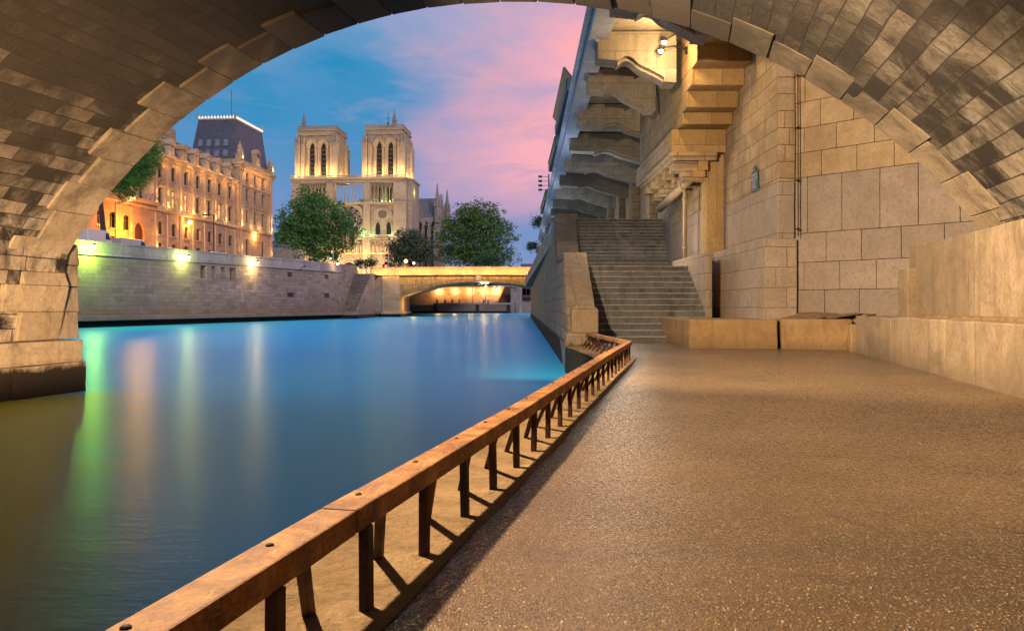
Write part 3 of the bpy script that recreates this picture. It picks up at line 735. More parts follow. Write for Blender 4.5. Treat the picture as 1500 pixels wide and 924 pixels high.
# sloping parapet beside the stairs
sp = thing('stair_parapet', (1.8, 26, 0), 'sloping stone parapet with end pedestal on the river side of the stairs', 'parapet')
PP = [(20.6,.95,1.46,2.17),(25.5,2.75,1.69,2.38),(31.0,2.95,1.84,2.62),(36.0,5.15,2.0,2.92)]
for (y0,z0,a0,b0),(y1,z1,a1,b1) in zip(PP, PP[1:]):
    mb = MB(); mb.hexa([(a0,y0,-2.8),(b0,y0,-2.8),(b1,y1,-2.8),(a1,y1,-2.8)], [(a0,y0,z0-.2),(b0,y0,z0-.2),(b1,y1,z1-.2),(a1,y1,z1-.2)]); mb.build('wall_face', M['quay'], sp)
    n = 3
    for j in range(n):
        f0, f1 = j/n, (j+1)/n; e = .004
        L_ = lambda f: [y0+(y1-y0)*f, z0+(z1-z0)*f, a0+(a1-a0)*f, b0+(b1-b0)*f]
        A, B = L_(f0+e), L_(f1-e)
        mb = MB(); mb.hexa([(A[2]-.03,A[0],A[1]-.197),(A[3]+.02,A[0],A[1]-.197),(B[3]+.02,B[0],B[1]-.197),(B[2]-.03,B[0],B[1]-.197)], [(A[2]-.03,A[0],A[1]),(A[3]+.02,A[0],A[1]),(B[3]+.02,B[0],B[1]),(B[2]-.03,B[0],B[1])])
        o = mb.build('coping_slab', M['par'], sp, bevel=.025); roughen(o, .016, 2.2, 3)
mb = MB(); mb.box(1.52, 2.2, 20.0, 20.62, .32, .93)
mb.hexa([(1.52,20.0,.933),(2.2,20.0,.933),(2.2,20.62,.933),(1.52,20.62,.933)], [(1.7,20.15,1.06),(2.02,20.15,1.06),(2.05,20.62,1.06),(1.67,20.62,1.06)])
o = mb.build('pedestal', M['par'], sp, bevel=.03); roughen(o, .012, 2, 3)
mb = MB(); mb.box(1.38, 2.24, 19.9, 20.75, -.2, .315); o = mb.build('pedestal_base', M['par'], sp, bevel=.03); roughen(o, .012, 2, 3)
mb = MB(); mb.box(1.98, 3.0, 36.0, 36.9, 3.5, 5.26); o = mb.build('end_post', M['par'], sp, bevel=.03); roughen(o, .012, 2, 3)

# river wall under and beyond the stairs
qw = thing('quay_wall', (1.7, 60, -1), 'long weathered quay wall on the right dropping to weedy stones at the water', 'wall')
def XB(Y): return 1.42 + .015*(Y-21)
def XT(Y): return 1.98 + .0125*(Y-36)
mb = MB()
Ys = [19.75, 22, 25.5, 31, 36] + [40+6*i for i in range(15)]
for y0, y1 in zip(Ys, Ys[1:]):
    def ztop(y):
        for (a,za,_,_),(b,zb,_,_) in zip(PP, PP[1:]):
            if a <= y <= b: return za+(zb-za)*(y-a)/(b-a)-.3
        return .2 if y < 21 else 4.62
    z0, z1 = ztop(y0), ztop(y1)
    t0 = XB(y0)+(XT(y0)-.06-XB(y0))*max(0,min(1,z0/5)); t1 = XB(y1)+(XT(y1)-.06-XB(y1))*max(0,min(1,z1/5))
    mb.hexa([(XB(y0)-.1,y0,-2.9),(XB(y0)+1.2,y0,-2.9),(XB(y1)+1.2,y1,-2.9),(XB(y1)-.1,y1,-2.9)], [(t0,y0,z0),(t0+.5,y0,z0),(t1+.5,y1,z1),(t1,y1,z1)])
mb.build('wall_face', M['quay'], qw)
for k in range(15):
    y0, y1 = 36.9+5.8*k, 36.9+5.8*(k+1)-.02
    mb = MB(); mb.hexa([(XT(y0)-.14,y0,4.62),(XT(y0)+.6,y0,4.62),(XT(y1)+.6,y1,4.62),(XT(y1)-.14,y1,4.62)], [(XT(y0)-.14,y0,4.95),(XT(y0)+.6,y0,4.95),(XT(y1)+.6,y1,4.95),(XT(y1)-.14,y1,4.95)])
    mb.build('coping_slab', M['corn'], qw, bevel=.03)
for y in (37, 43, 49):
    mb = MB(); mb.torus((XB(y)+.16, y, 1.4), .16, .025, (1,0,0), 18, 6); mb.build('mooring_ring', M['iron'], qw)

# ---- street overhang on console brackets
oh = thing('street_overhang', (4, 60, 9), 'overhanging street balcony on scrolled stone brackets above the stairs', 'balcony')
def XO(Y): return 1.74 + .015*Y
YA, YB = 15.5, 119.0
def strip(name, mat, x0o, x1, z0, z1, bevel=0):
    mb = MB(); n = 8
    for i in range(n):
        a, b = YA+(YB-YA)*i/n, YA+(YB-YA)*(i+1)/n-.01
        mb.hexa([(XO(a)+x0o,a,z0),(x1 if x1 > 4 else XO(a)+x1,a,z0),(x1 if x1 > 4 else XO(b)+x1,b,z0),(XO(b)+x0o,b,z0)], [(XO(a)+x0o,a,z1),(x1 if x1 > 4 else XO(a)+x1,a,z1),(x1 if x1 > 4 else XO(b)+x1,b,z1),(XO(b)+x0o,b,z1)])
    return mb.build(name, mat, oh, bevel=bevel)
strip('slab', M['terr'], .30, 7.4, 9.10, 9.45)
strip('fascia', M['corn'], .17, .75, 8.82, 9.097)
strip('cornice', M['corn'], .0, .5, 9.10, 9.30)
strip('cornice', M['corn'], .08, .5, 9.303, 9.42)
strip('parapet', M['terr'], .34, .66, 9.453, 10.15)
strip('parapet_coping', M['corn'], .26, .72, 10.153, 10.28)
Yb = [19.0, 23.0, 26.3] + [31.3+5.25*i for i in range(16)]
for k, y in enumerate(Yb):
    xo = XO(y)+.42; xw = 4.72 if y < 31 else 6.3 if y < 35 else 6.9
    w = xw - xo
    zT = 9.06; pf = []
    pf += [(xo, zT), (xo, zT-.80), (xo+.27*w, zT-.86)]
    for i in range(13):                      # scroll: springs up, then sweeps down to the wall
        t = i/12
        x = xo + (.27+.61*t)*w
        z = zT - .86 + .14*math.sin(PI*min(1,t*2.2))*(1 if t < .455 else 0) - .48*max(0,(t-.18)/.82)**1.3
        pf.append((x, z))
    pf += [(xo+.88*w, zT-1.48), (xo+w+.1, zT-1.50), (xo+w+.1, zT)]
    mb = MB(); mb.prism([(x, y, z) for x, z in pf], (0, .75, 0))
    cb = mb.build('bracket', M['terr'], oh, bevel=.015)
    mb = MB(); mb.box(xo-.10, xo+.02, y-.03, y+.78, zT-.18, zT-.004); mb.box(xo-.05, xo+.015, y-.015, y+.765, zT-.32, zT-.184); mb.build('moulding', M['corn'], cb)
    # scroll fillet on the underside
    mb = MB(); sc_ = [(x, z) for x, z in pf[3:16]]
    for (xa,za),(xb,zb) in zip(sc_, sc_[1:]):
        mb.hexa([(xa,y+.12,za-.11),(xb,y+.12,zb-.11),(xb,y+.63,zb-.11),(xa,y+.63,za-.11)], [(xa,y+.12,za+.01),(xb,y+.12,zb+.01),(xb,y+.63,zb+.01),(xa,y+.63,za+.01)])
    mb.build('scroll_band', M['terr'], cb)
# green bookstall boxes on the parapet
def bookstall(y0, y1, label, openlid):
    t = thing('bookstall_box', (XO(y0), (y0+y1)/2, 10.28), label, 'bookstall', 'green bookstall boxes on the parapet')
    x = XO((y0+y1)/2)
    mb = MB(); mb.box(x+.05, x+1.2, y0, y1, 10.284, 10.85); mb.build('box', M['green'], t, bevel=.02)
    n = int((y1-y0)/1.1)
    for i in range(n):
        a = y0+(y1-y0)*i/n
        mb = MB(); mb.box(x+.015, x+.06, a+.06, a+(y1-y0)/n-.06, 10.34, 10.80); mb.build('panel', M['green'], t, bevel=.01)
    mb = MB()
    if openlid: mb.hexa([(x+.25,y0-.05,10.853),(x+.33,y0-.05,10.853),(x+.33,y1+.05,10.853),(x+.25,y1+.05,10.853)], [(x-.12,y0-.05,11.3),(x-.04,y0-.05,11.34),(x-.04,y1+.05,11.34),(x-.12,y1+.05,11.3)])
    else: mb.hexa([(x-.03,y0-.05,10.853),(x+1.25,y0-.05,10.853),(x+1.25,y1+.05,10.853),(x-.03,y1+.05,10.853)], [(x+.1,y0,11.02),(x+1.1,y0,11.02),(x+1.1,y1,11.02),(x+.1,y1,11.02)])
    mb.build('lid', M['green'], t, bevel=.01)
    return t
bookstall(33.9, 42.7, 'long teal green bookstall box, nearest of those on the parapet', True)
bookstall(45.6, 54.2, 'dark green bookstall box, second from the arch on the parapet', False)
bookstall(67, 79, 'dark green bookstall box beside the small lamp cluster on the parapet', False)
t = thing('signal_post', (XO(64)+.1, 64, 10.28), 'dark post with a row of small lamps sticking out beside the bookstall', 'post')
mb = MB(); mb.tube([(XO(64)+.3,64,10.2),(XO(64)+.3,64,11.8)], .05); mb.build('pole', M['iron'], t)
for k in range(4):
    mb = MB(); mb.tube([(XO(64)+.3,64,10.5+.36*k),(XO(64)-.35,64,10.5+.36*k)], .02); mb.box(XO(64)-.55,XO(64)-.25,63.9,64.1,10.42+.36*k,10.58+.36*k); mb.build('lamp_arm', M['iron'], t)

# ================================================================== foliage
def leaves(mb, blobs, n, size, flat=.5):
    tot = sum(b[3]*b[4]*b[5] for b in blobs)
    for b in blobs:
        c = V(b[:3]); r = V(b[3:6]); m = int(n*b[3]*b[4]*b[5]/tot)
        ncl = max(4, m//26)
        for _ in range(ncl):
            d = V((random.gauss(0,1), random.gauss(0,1), random.gauss(0,1))).normalized()
            q = random.random()**.40 * (1 + .42*noise.noise(d*2.3 + c) + .2*noise.noise(d*5.5 + c))
            cc = c + V((d.x*r.x, d.y*r.y, d.z*r.z))*q
            cr = size*random.uniform(1.2, 3.4)
            for _ in range(26):
                e = V((random.gauss(0,.5), random.gauss(0,.5), random.gauss(0,.38)))*cr
                p = cc + e
                a = V((random.gauss(0,1), random.gauss(0,1), random.gauss(0,1)*flat)).normalized()
                bq = a.cross(V((random.gauss(0,1), random.gauss(0,1), random.gauss(0,1)))).normalized()
                s = size*random.uniform(.5, 1.15)
                mb.face([p - a*s*.6, p + bq*s*.34, p + a*s*.6, p - bq*s*.34])
def tree(name, label, base, H, r0, blobs, n, size, mat, cat='tree', group=None, limbs=6):
    t = thing(name, base, label, cat, group)
    b = V(base); mb = MB()
    top = b + V((0,0,H))
    mb.tube([b, b+V((.05*H*.2,0,H*.3)), b+V((-.02*H,0,H*.65)), top], [r0*1.25, r0*.9, r0*.65, r0*.3], 9)
    for i in range(limbs):
        bl = random.choice(blobs); e = V(bl[:3]) + V((random.uniform(-.5,.5)*bl[3], random.uniform(-.5,.5)*bl[4], random.uniform(-.2,.6)*bl[5]))
        s = b + V((0,0,H*random.uniform(.4,.95)))
        mb.tube([s, (s+e)/2+V((0,0,.1*H)), e], [r0*.45, r0*.28, r0*.08], 6)
    mb.build('trunk', M['bark'], t, smooth=True)
    mb = MB(); leaves(mb, blobs, n, size); mb.build('crown', mat, t, recalc=False)
    return t
def pblob(x, y, rx, ry, Y, dy=1.0):
    p = at(x, y, Y); k = Y/F
    return (p.x, p.y, p.z, rx*k, rx*k*dy, ry*k)
ZG = 5.8
Y = 138
tree('plane_tree', 'large dark green tree rising in front of the cathedral towers', (at(462,0,Y).x, Y, ZG), 6, .35,
     [pblob(462,322,40,42,Y), pblob(430,325,28,28,Y), pblob(440,345,34,24,Y), pblob(498,330,26,26,Y), pblob(452,300,26,22,Y), pblob(505,352,22,18,Y), pblob(470,365,34,18,Y), pblob(418,340,16,22,Y)], 21000, .42, M['leaf'])
Y = 160
tree('flowering_tree', 'round pale-flecked tree behind the glowing parapet of the small bridge', (at(602,0,Y).x, Y, ZG), 5, .25,
     [pblob(602,362,32,24,Y), pblob(585,374,22,20,Y), pblob(622,376,18,18,Y), pblob(600,348,20,12,Y)], 13000, .36, M['leafw'])
Y = 172
tree('chestnut_tree', 'big rounded green tree right of the cathedral beyond the small bridge', (at(697,0,Y).x, Y, ZG), 7, .4,
     [pblob(697,340,52,42,Y), pblob(667,345,30,34,Y), pblob(730,350,28,34,Y), pblob(700,318,38,22,Y), pblob(690,375,55,18,Y), pblob(738,375,22,18,Y), pblob(655,360,18,24,Y)], 26000, .46, M['leafo'])
Y = 150
tree('bush', 'low dark bush under the big rounded tree, right of the middle of the bridge', (at(712,0,Y).x, Y, ZG), 1.2, .1, [pblob(708,383,22,9,Y), pblob(722,385,16,7,Y)], 1800, .3, M['leafd'], 'bush', limbs=3)
Y = 128
tree('planter_shrub', 'spreading dark shrub in a planter at the head of the river stairs', (at(537,0,Y).x, Y, 6.2), .9, .08, [pblob(537,385,15,6,Y), pblob(528,387,9,6,Y), pblob(547,383,8,7,Y)], 1800, .24, M['leafd'], 'shrub', limbs=3)
Y = 72
tree('street_tree', 'street tree with grey trunk beside the arch, its leaves hanging before the long facade', (at(150,0,Y).x, Y, ZG), 7.5, .28,
     [pblob(215,232,22,22,Y), pblob(190,262,22,24,Y), pblob(228,215,12,12,Y), pblob(180,275,13,16,Y), pblob(203,250,20,22,Y), pblob(170,262,20,20,Y), pblob(176,292,7,9,Y)], 30000, .13, M['leaf'], limbs=0)
Y = 92
tree('terrace_plant', 'small dark bush growing at the edge of the street overhang', (XO(Y), Y, 10.28), .5, .05, [(XO(Y)-.1, Y, 10.9, .55, 1.2, .7)], 700, .22, M['leafd'], 'bush', limbs=2)
Y = 109
tree('terrace_plant', 'far dark shrub near the end of the street overhang, above the small bridge', (XO(Y)-.3, Y, 9.5), .5, .05, [(XO(Y)-.6, Y, 9.3, .9, 1.2, .5)], 700, .24, M['leafd'], 'bush', limbs=2)

# ================================================================== left bank: wall, street
def LX(Y): return -46.92 + .22*Y
def LT(Y): return 6.15 + .013*(Y-61)
LD = V((.22,1,0)).normalized(); LN = V((LD.y,-LD.x,0))      # along, and out over the river
def lp(Y, out=0, z=0): return V((LX(Y),Y,z)) + LN*out
def facade(mb, P, U, N, W, H, ops, depth=.25, back=None, m=0, zfun=None):
    """wall sheet with real openings: ops = (u0, u1, z0, z1, rise)"""
    P = V(P); U = V(U); N = V(N)
    us = sorted({0, W, *[o[0] for o in ops], *[o[1] for o in ops]}); zs_ = sorted({0, H, *[o[2] for o in ops], *[o[3] for o in ops]})
    q = lambda u, z, d=0: P + U*u + V((0,0,z if not zfun else z*(1+zfun*u))) - N*d
    for a, b in zip(us, us[1:]):
        for c, d in zip(zs_, zs_[1:]):
            mu, mz = (a+b)/2, (c+d)/2
            if any(o[0] < mu < o[1] and o[2] < mz < o[3] for o in ops): continue
            mb.face([q(a,c), q(b,c), q(b,d), q(a,d)], m)
    for o in ops:
        u0, u1, z0, z1 = o[:4]; rise = o[4] if len(o) > 4 else 0
        mb.face([q(u0,z0), q(u0,z0,depth), q(u1,z0,depth), q(u1,z0)], m)
        zt_ = z1 - rise
        mb.face([q(u0,z0), q(u0,zt_), q(u0,zt_,depth), q(u0,z0,depth)], m); mb.face([q(u1,z0), q(u1,z0,depth), q(u1,zt_,depth), q(u1,zt_)], m)
        if rise <= 0: mb.face([q(u0,z1), q(u1,z1), q(u1,z1,depth), q(u0,z1,depth)], m)
        else:
            n = 10; c = (u0+u1)/2; w = (u1-u0)/2
            if rise > w*1.2:      # pointed
                Rp = (w*w + rise*rise)/(2*w)
                ar = []
                for i in range(n+1):
                    x = -w + 2*w*i/n
                    xx = Rp - (w - abs(x)) - 0
                    ar.append((c+x, zt_ + math.sqrt(max(0, Rp*Rp - (Rp-w+abs(x))**2))))
            else: ar = [(c - w*math.cos(PI*i/n), zt_ + rise*math.sin(PI*i/n)) for i in range(n+1)]
            for (xa,za),(xb,zb) in zip(ar, ar[1:]):
                mb.face([q(xa,za), q(xb,zb), q(xb,z1), q(xa,z1)], m)
                mb.face([q(xa,za), q(xa,za,depth), q(xb,zb,depth), q(xb,zb)], m)
    return q
lw = thing('river_embankment_wall', lp(80, 0, 0), 'long pale stone embankment wall across the water below the police building', 'wall')
def yl(x): return 46.92/(.22 + (HX-x)/F)
YL0, YL1 = 40.0, 107.2
ul = lambda Y: (Y-YL0)*math.hypot(.22,1)
Wl = ul(YL1)
ops = []
for xa, xb in ((294,303),(310,316.5),(324,330.5),(337,345.5)): ops.append((ul(yl(xa)), ul(yl(xb)), 4.75, 6.0))
mb = MB(); q = facade(mb, lp(YL0,0,-1.0), LD, LN, Wl, 6.75, ops, .6)
for xa, xb, ya, yb in ((421,426,398,405),(476,480,402,408),(421,430,428,435),(475,482,429,436)):
    pass
mb.build('wall_face', M['bank'], lw, recalc=False)
for o in ops: mb = MB(); mb.face([q(o[0],o[2],.6), q(o[1],o[2],.6), q(o[1],o[3],.6), q(o[0],o[3],.6)]); mb.build('opening_back', M['iron'], lw, recalc=False)
for xa, xb, ya, yb in ((421,427,398,405),(476,481,402,408),(421,430,428,435),(475,482,429,436)):
    Ya, Yb_ = yl(xa), yl(xb); z0 = at(xa, yb, Ya).z; z1 = at(xa, ya, Ya).z
    mb = MB(); mb.hexa([lp(Ya,.02,z0), lp(Yb_,.02,z0), lp(Yb_,-.2,z0), lp(Ya,-.2,z0)], [lp(Ya,.02,z1), lp(Yb_,.02,z1), lp(Yb_,-.2,z1), lp(Ya,-.2,z1)])
    mb.build('drain_hole', M['iron'], lw)
    mb = MB(); mb.hexa([lp(Ya-.12,.06,z1), lp(Yb_+.12,.06,z1), lp(Yb_+.12,-.2,z1), lp(Ya-.12,-.2,z1)], [lp(Ya-.12,.06,z1+.12), lp(Yb_+.12,.06,z1+.12), lp(Yb_+.12,-.2,z1+.12), lp(Ya-.12,-.2,z1+.12)]); mb.build('hole_lintel', M['bankcap'], lw)
def lstrip(name, out0, out1, zo0, zo1, mat, rel=True, n=13):
    mb = MB()
    for i in range(n):
        a, b = YL0+(YL1-YL0)*i/n+.008, YL0+(YL1-YL0)*(i+1)/n-.008
        za, zb = (LT(a), LT(b)) if rel else (0, 0)
        mb.hexa([lp(a,out1,za+zo0), lp(b,out1,zb+zo0), lp(b,out0,zb+zo0), lp(a,out0,za+zo0)], [lp(a,out1,za+zo1), lp(b,out1,zb+zo1), lp(b,out0,zb+zo1), lp(a,out0,za+zo1)])
    return mb.build(name, mat, lw, bevel=.02)
mb = MB(); mb.prism([lp(YL1+.01,0,-2.8), lp(YL1+.01,0,LT(YL1)+.03), lp(112.2,0,LT(112)+.03), lp(107.6,0,.2), lp(107.6,0,-2.8)], -LN*.6); mb.build('sloped_end', M['bank'], lw)
lstrip('string_course', -.6, .16, -1.1, -.9, M['bankcap'])
lstrip('parapet_wall', -.5, .02, -.897, -.12, M['bankcap'])
lstrip('coping', -.56, .08, -.117, .03, M['bankcap'])
lstrip('base_ledge', -.5, .7, -.12, .27, M['bank'], False, 5)
def wall_lamp(x, y, mat, col, power, label, lit=True, out=.75):
    Y = yl(x); p = at(x, y, Y - out*.3); p = V((lp(Y,out).x, lp(Y,out).y, at(x,y,Y).z))
    t = thing('embankment_lamp', lp(Y, .02, p.z-.4), label, 'lamp', 'flood lamps along the embankment wall')
    mb = MB(); mb.tube([lp(Y,0,p.z-.45), lp(Y,.15,p.z-.3), lp(Y,out-.1,p.z+.08)], .035, 7); mb.build('arm', M['iron'], t)
    mb = MB(); mb.lathe(p+V((0,0,.02)), [(.05,.16),(.17,.08),(.19,0)], 10); mb.build('hood', M['iron'], t)
    if lit:
        mb = MB(); mb.ball(p, .17, 10); mb.build('bulb', mat, t, smooth=True)
        lamp('POINT', p - LN*.1 + V((0,0,-.3)), power, col, .15, parent=t)
wall_lamp(126, 360, M['bulbg'], (.50,1.0,.06), 1300, 'greenish lit lamp on the embankment wall, closest to the stone arch')
wall_lamp(266, 376, M['bulbg'], (.85,1.0,.22), 420, 'pale green lit lamp on a bent arm above the middle of the embankment wall')
wall_lamp(368, 384, M['bulb'], (1.0,.66,.2), 560, 'warm yellow lit lamp on the embankment wall right of the four slots')
wall_lamp(487, 386, M['bulb'], (1.0,.6,.2), 60, 'warm lit lamp at the far end of the embankment wall under the large tree')
wall_lamp(438, 391, None, None, 0, 'unlit lamp on a thin arm between the two drain holes', False)
# street on the island
mb = MB()
isl = [lp(YL0,-.3,5.5), lp(106.5,-.3,5.8), V((-23.9,107.4,5.8)), V((-23.9,119.5,5.9)), V((-21,119.5,5.9)), V((-21,127,5.9)), V((8,127,5.9)), V((8,141,5.9)), V((-12,141,5.9)), V((-4,210,5.9)), V((60,240,5.9)), V((400,700,6)), V((-600,700,6)), V((-600,-60,5.5)), V((-60,-60,5.5))]
mb.face(isl)
tag(mb.build('island_ground', M['terr'], recalc=False), kind='structure')

# ================================================================== police building
FD = V((.0965,1,0)).normalized(); FN = V((FD.y,-FD.x,0))
def fy(x): return 46.6/(.0965 + (HX-x)/F)
P0Y = 62.0
P0 = V((-46.6+.0965*P0Y, P0Y, 0))
fu = lambda x: (fy(x)-P0Y)/FD.y
def fq(u, z, out=0): return P0 + FD*u + FN*out + V((0,0,z))
pbld = thing('palace_building', fq(30,5.6), 'long cream stone government building with lit pilasters, dormers and a corner pavilion', 'building')
UM = fu(346.5); UE = fu(394.5)
ops = []; wins = []
def win(xc, w, z0, z1, rise=0, lit=False, grid=True):
    u = fu(xc); ops.append((u-w/2, u+w/2, z0-5.5, z1-5.5, rise)); wins.append((u, w, z0, z1, rise, lit))
cols = [234.7, 254.2, 272.5, 290, 306.7, 322, 337]
left = [207, 186, 166, 148]
for j, x in enumerate(cols):
    win(x, .98, 12.05, 13.95, .15, lit=(j in (1, 2, 5))); win(x, .92, 15.0, 16.55, .15)
    win(x+.8, 1.0, 8.85, 10.3, .4); win(x+.8, .9, 7.5, 7.95)
for x in left:
    win(x, .9, 12.2, 14.6, .2)
    if x != 207: win(x, 1.2, 8.7, 10.3, .4); win(x, 1.0, 7.4, 7.9)
win(204.5, 1.75, 5.6, 9.7, .87)
mb = MB(); facade(mb, fq(0,5.5), FD, FN, UM, 12.0, ops, .3); mb.build('main_wall', M['hall'], pbld, recalc=False)
# pavilion wall (stands proud)
ops2 = []; wins2 = []
PO = .35
for x in (358.6, 370.5, 381.7):
    u = fu(x)
    for z0, z1 in ((12.3,14.05),(15.2,16.85),(17.85,19.2)): ops2.append((u-UM-.38, u-UM+.38, z0-5.5, z1-5.5, .12)); wins2.append((u,.76,z0,z1,.12,False))
for x in (358.6, 381.7):
    u = fu(x); ops2.append((u-UM-.42, u-UM+.42, 8.0-5.5, 10.2-5.5, .15)); wins2.append((u,.84,8.0,10.2,.15,False))
mb = MB(); facade(mb, fq(UM,5.5,PO), FD, FN, UE-UM, 14.3, ops2, .3)
mb.face([fq(UM,5.5,PO), fq(UM,19.8,PO), fq(UM,19.8,-7), fq(UM,5.5,-7)]); mb.face([fq(UE,5.5,PO), fq(UE,5.5,-7), fq(UE,19.8,-7), fq(UE,19.8,PO)])
mb.build('pavilion_wall', M['hall'], pbld, recalc=False)
def make_window(u, w, z0, z1, rise, lit, out, door=False):
    mb = MB(); d = -.2 + out
    b = .06
    for ua, ub, za, zb in ((u-w/2,u-w/2+b,z0,z1),(u+w/2-b,u+w/2,z0,z1),(u-w/2+b,u+w/2-b,z0,z0+b),(u-w/2+b,u+w/2-b,z1-b,z1),(u-.03,u+.03,z0+b,z1-b),(u-w/2+b,u-.03,z0+(z1-z0)*.62,z0+(z1-z0)*.62+.05),(u+.03,u+w/2-b,z0+(z1-z0)*.62,z0+(z1-z0)*.62+.05)):
        mb.hexa([fq(ua,za,d), fq(ub,za,d), fq(ub,za,d-.06), fq(ua,za,d-.06)], [fq(ua,zb,d), fq(ub,zb,d), fq(ub,zb,d-.06), fq(ua,zb,d-.06)])
    o = mb.build('window' if not door else 'door', M['frame'] if not door else M['wood'], pbld)
    mb = MB(); mb.face([fq(u-w/2,z0,d-.04), fq(u+w/2,z0,d-.04), fq(u+w/2,z1,d-.04), fq(u-w/2,z1,d-.04)])
    mb.build('pane' if not door else 'door_leaf', (M['litglass'] if lit else M['glass']) if not door else M['wood'], o, recalc=False)
    if not door and z0 > 8.5:
        mb = MB(); mb.hexa([fq(u-w/2-.1,z0-.12,out+.12), fq(u+w/2+.1,z0-.12,out+.12), fq(u+w/2+.1,z0-.12,out-.02), fq(u-w/2-.1,z0-.12,out-.02)], [fq(u-w/2-.1,z0-.004,out+.12), fq(u+w/2+.1,z0-.004,out+.12), fq(u+w/2+.1,z0-.004,out-.02), fq(u-w/2-.1,z0-.004,out-.02)])
        mb.build('sill', M['halltrim'], o)
        if z0 > 11:     # hood over the window
            mb = MB(); zz = z1+.12
            mb.hexa([fq(u-w/2-.16,zz,out+.16), fq(u+w/2+.16,zz,out+.16), fq(u+w/2+.16,zz,out-.02), fq(u-w/2-.16,zz,out-.02)], [fq(u-w/2-.12,zz+.14,out+.22), fq(u+w/2+.12,zz+.14,out+.22), fq(u+w/2+.12,zz+.14,out-.02), fq(u-w/2-.12,zz+.14,out-.02)])
            mb.build('hood_mould', M['halltrim'], o)
for k, (u, w, z0, z1, r_, lit) in enumerate(wins): make_window(u, w, z0, z1, r_, lit, 0, door=(w > 1.7))
for (u, w, z0, z1, r_, lit) in wins2: make_window(u, w, z0, z1, r_, lit, PO)
def band(name, u0, u1, z0, z1, o0, o1, mat=None):
    mb = MB(); mb.hexa([fq(u0,z0,o1), fq(u1,z0,o1), fq(u1,z0,o0), fq(u0,z0,o0)], [fq(u0,z1,o1), fq(u1,z1,o1), fq(u1,z1,o0), fq(u0,z1,o0)])
    return mb.build(name, mat or M['halltrim'], pbld, bevel=.02)
band('string_course', 0, UM-.01, 11.35, 11.6, -.1, .22); band('string_course', 0, UM-.01, 11.6, 11.85, -.1, .12)
band('string_course', UM+.0, UE+.1, 11.3, 11.6, PO-.1, PO+.25); band('string_course', UM, UE+.05, 14.55, 14.7, PO-.1, PO+.12); band('string_course', UM, UE+.05, 17.25, 17.4, PO-.1, PO+.12)
band('cornice', 0, UM-.01, 17.2, 17.45, -.1, .25); band('cornice', 0, UM-.01, 17.453, 17.7, -.3, .5)
band('cornice', UM-.2, UE+.35, 19.5, 19.85, -.3, PO+.35); band('cornice', UM-.35, UE+.5, 19.853, 20.15, -.5, PO+.6); band('attic', UM-.1, UE+.2, 20.153, 20.6, -6.8, PO+.2)
def dentils(u0, u1, n, z0, z1, o0, dp):
    pts = [(u0, z1+.06)]; w = (u1-u0)/n
    for k in range(n):
        a = u0+k*w; pts += [(a, z1), (a, z0), (a+w*.55, z0), (a+w*.55, z1)]
    pts += [(u1, z1), (u1, z1+.06)]
    mb = MB(); mb.prism([fq(u, z, o0) for u, z in pts], FN*dp); mb.build('dentil_band', M['halltrim'], pbld)
dentils(UM, UE, 36, 19.25, 19.43, PO-.02, .3); dentils(.1, UM-.1, int(UM/.42), 16.95, 17.13, -.02, .22)
# rusticated pilasters, with up-lights at their feet
def pilaster(x, z0, z1, out, w=.42, lightz=None, power=46):
    u = fu(x); mb = MB(); n = int((z1-z0)/.42)
    for k in range(n):
        a, b = z0+(z1-z0)*k/n, z0+(z1-z0)*(k+1)/n - .05
        mb.hexa([fq(u-w/2,a,out+.16), fq(u+w/2,a,out+.16), fq(u+w/2,a,out-.05), fq(u-w/2,a,out-.05)], [fq(u-w/2,b,out+.16), fq(u+w/2,b,out+.16), fq(u+w/2,b,out-.05), fq(u-w/2,b,out-.05)])
    mb.hexa([fq(u-w/2+.02,z0,out+.11), fq(u+w/2-.02,z0,out+.11), fq(u+w/2-.02,z0,out-.04), fq(u-w/2+.02,z0,out-.04)], [fq(u-w/2+.02,z1,out+.11), fq(u+w/2-.02,z1,out+.11), fq(u+w/2-.02,z1,out-.04), fq(u-w/2+.02,z1,out-.04)])
    o = mb.build('pilaster', M['halltrim'], pbld)
    if lightz is not None:
        mb = MB(); c = fq(u, lightz-.22, out+.36); mb.lathe(c, [(.05,-.12),(.15,0),(.13,.1)], 8); mb.build('uplight', M['halltrim'], o)
        lamp('POINT', fq(u, lightz+.15, out+.42), power, (1.0,.60,.20), .06, parent=pbld)
        lamp('POINT', fq(u, lightz+1.6, out+.6), power*.7, (1.0,.58,.18), .1, parent=pbld)
for x in (244.5, 263.5, 281.5, 298.5, 314.5, 329.8): pilaster(x, 11.86, 17.0, 0, lightz=12.0)
for x in (227.7, 190): pilaster(x, 11.86, 17.0, 0, lightz=12.0, power=60)
for x in (349.3, 393.3): pilaster(x, 11.6, 19.3, PO, .5, lightz=11.9, power=70)
for x in (349.3, 393.3): pilaster(x, 5.6, 11.2, PO, .5, lightz=7.2, power=55)
for x in (190.5, 228): pilaster(x, 5.6, 11.2, 0, .4, lightz=7.4, power=40)
for x in (246, 265, 283, 300, 316, 331, 344, 170): pilaster(x, 5.6, 11.2, -.04, .4)
for x in (240, 258, 276, 294, 310, 326, 341): lamp('POINT', fq(fu(x), 16.75, .75), 60, (1.0,.50,.12), .1, parent=pbld)
for x in (354, 362, 370, 378, 386): lamp('POINT', fq(fu(x), 18.9, PO+.8), 60, (1.0,.50,.12), .1, parent=pbld)
for x in (364.5, 376): lamp('POINT', fq(fu(x), 11.9, PO+.5), 45, (1.0,.72,.25), .08, parent=pbld); lamp('POINT', fq(fu(x), 17.6, PO+.4), 9, (1.0,.6,.2), .08, parent=pbld)
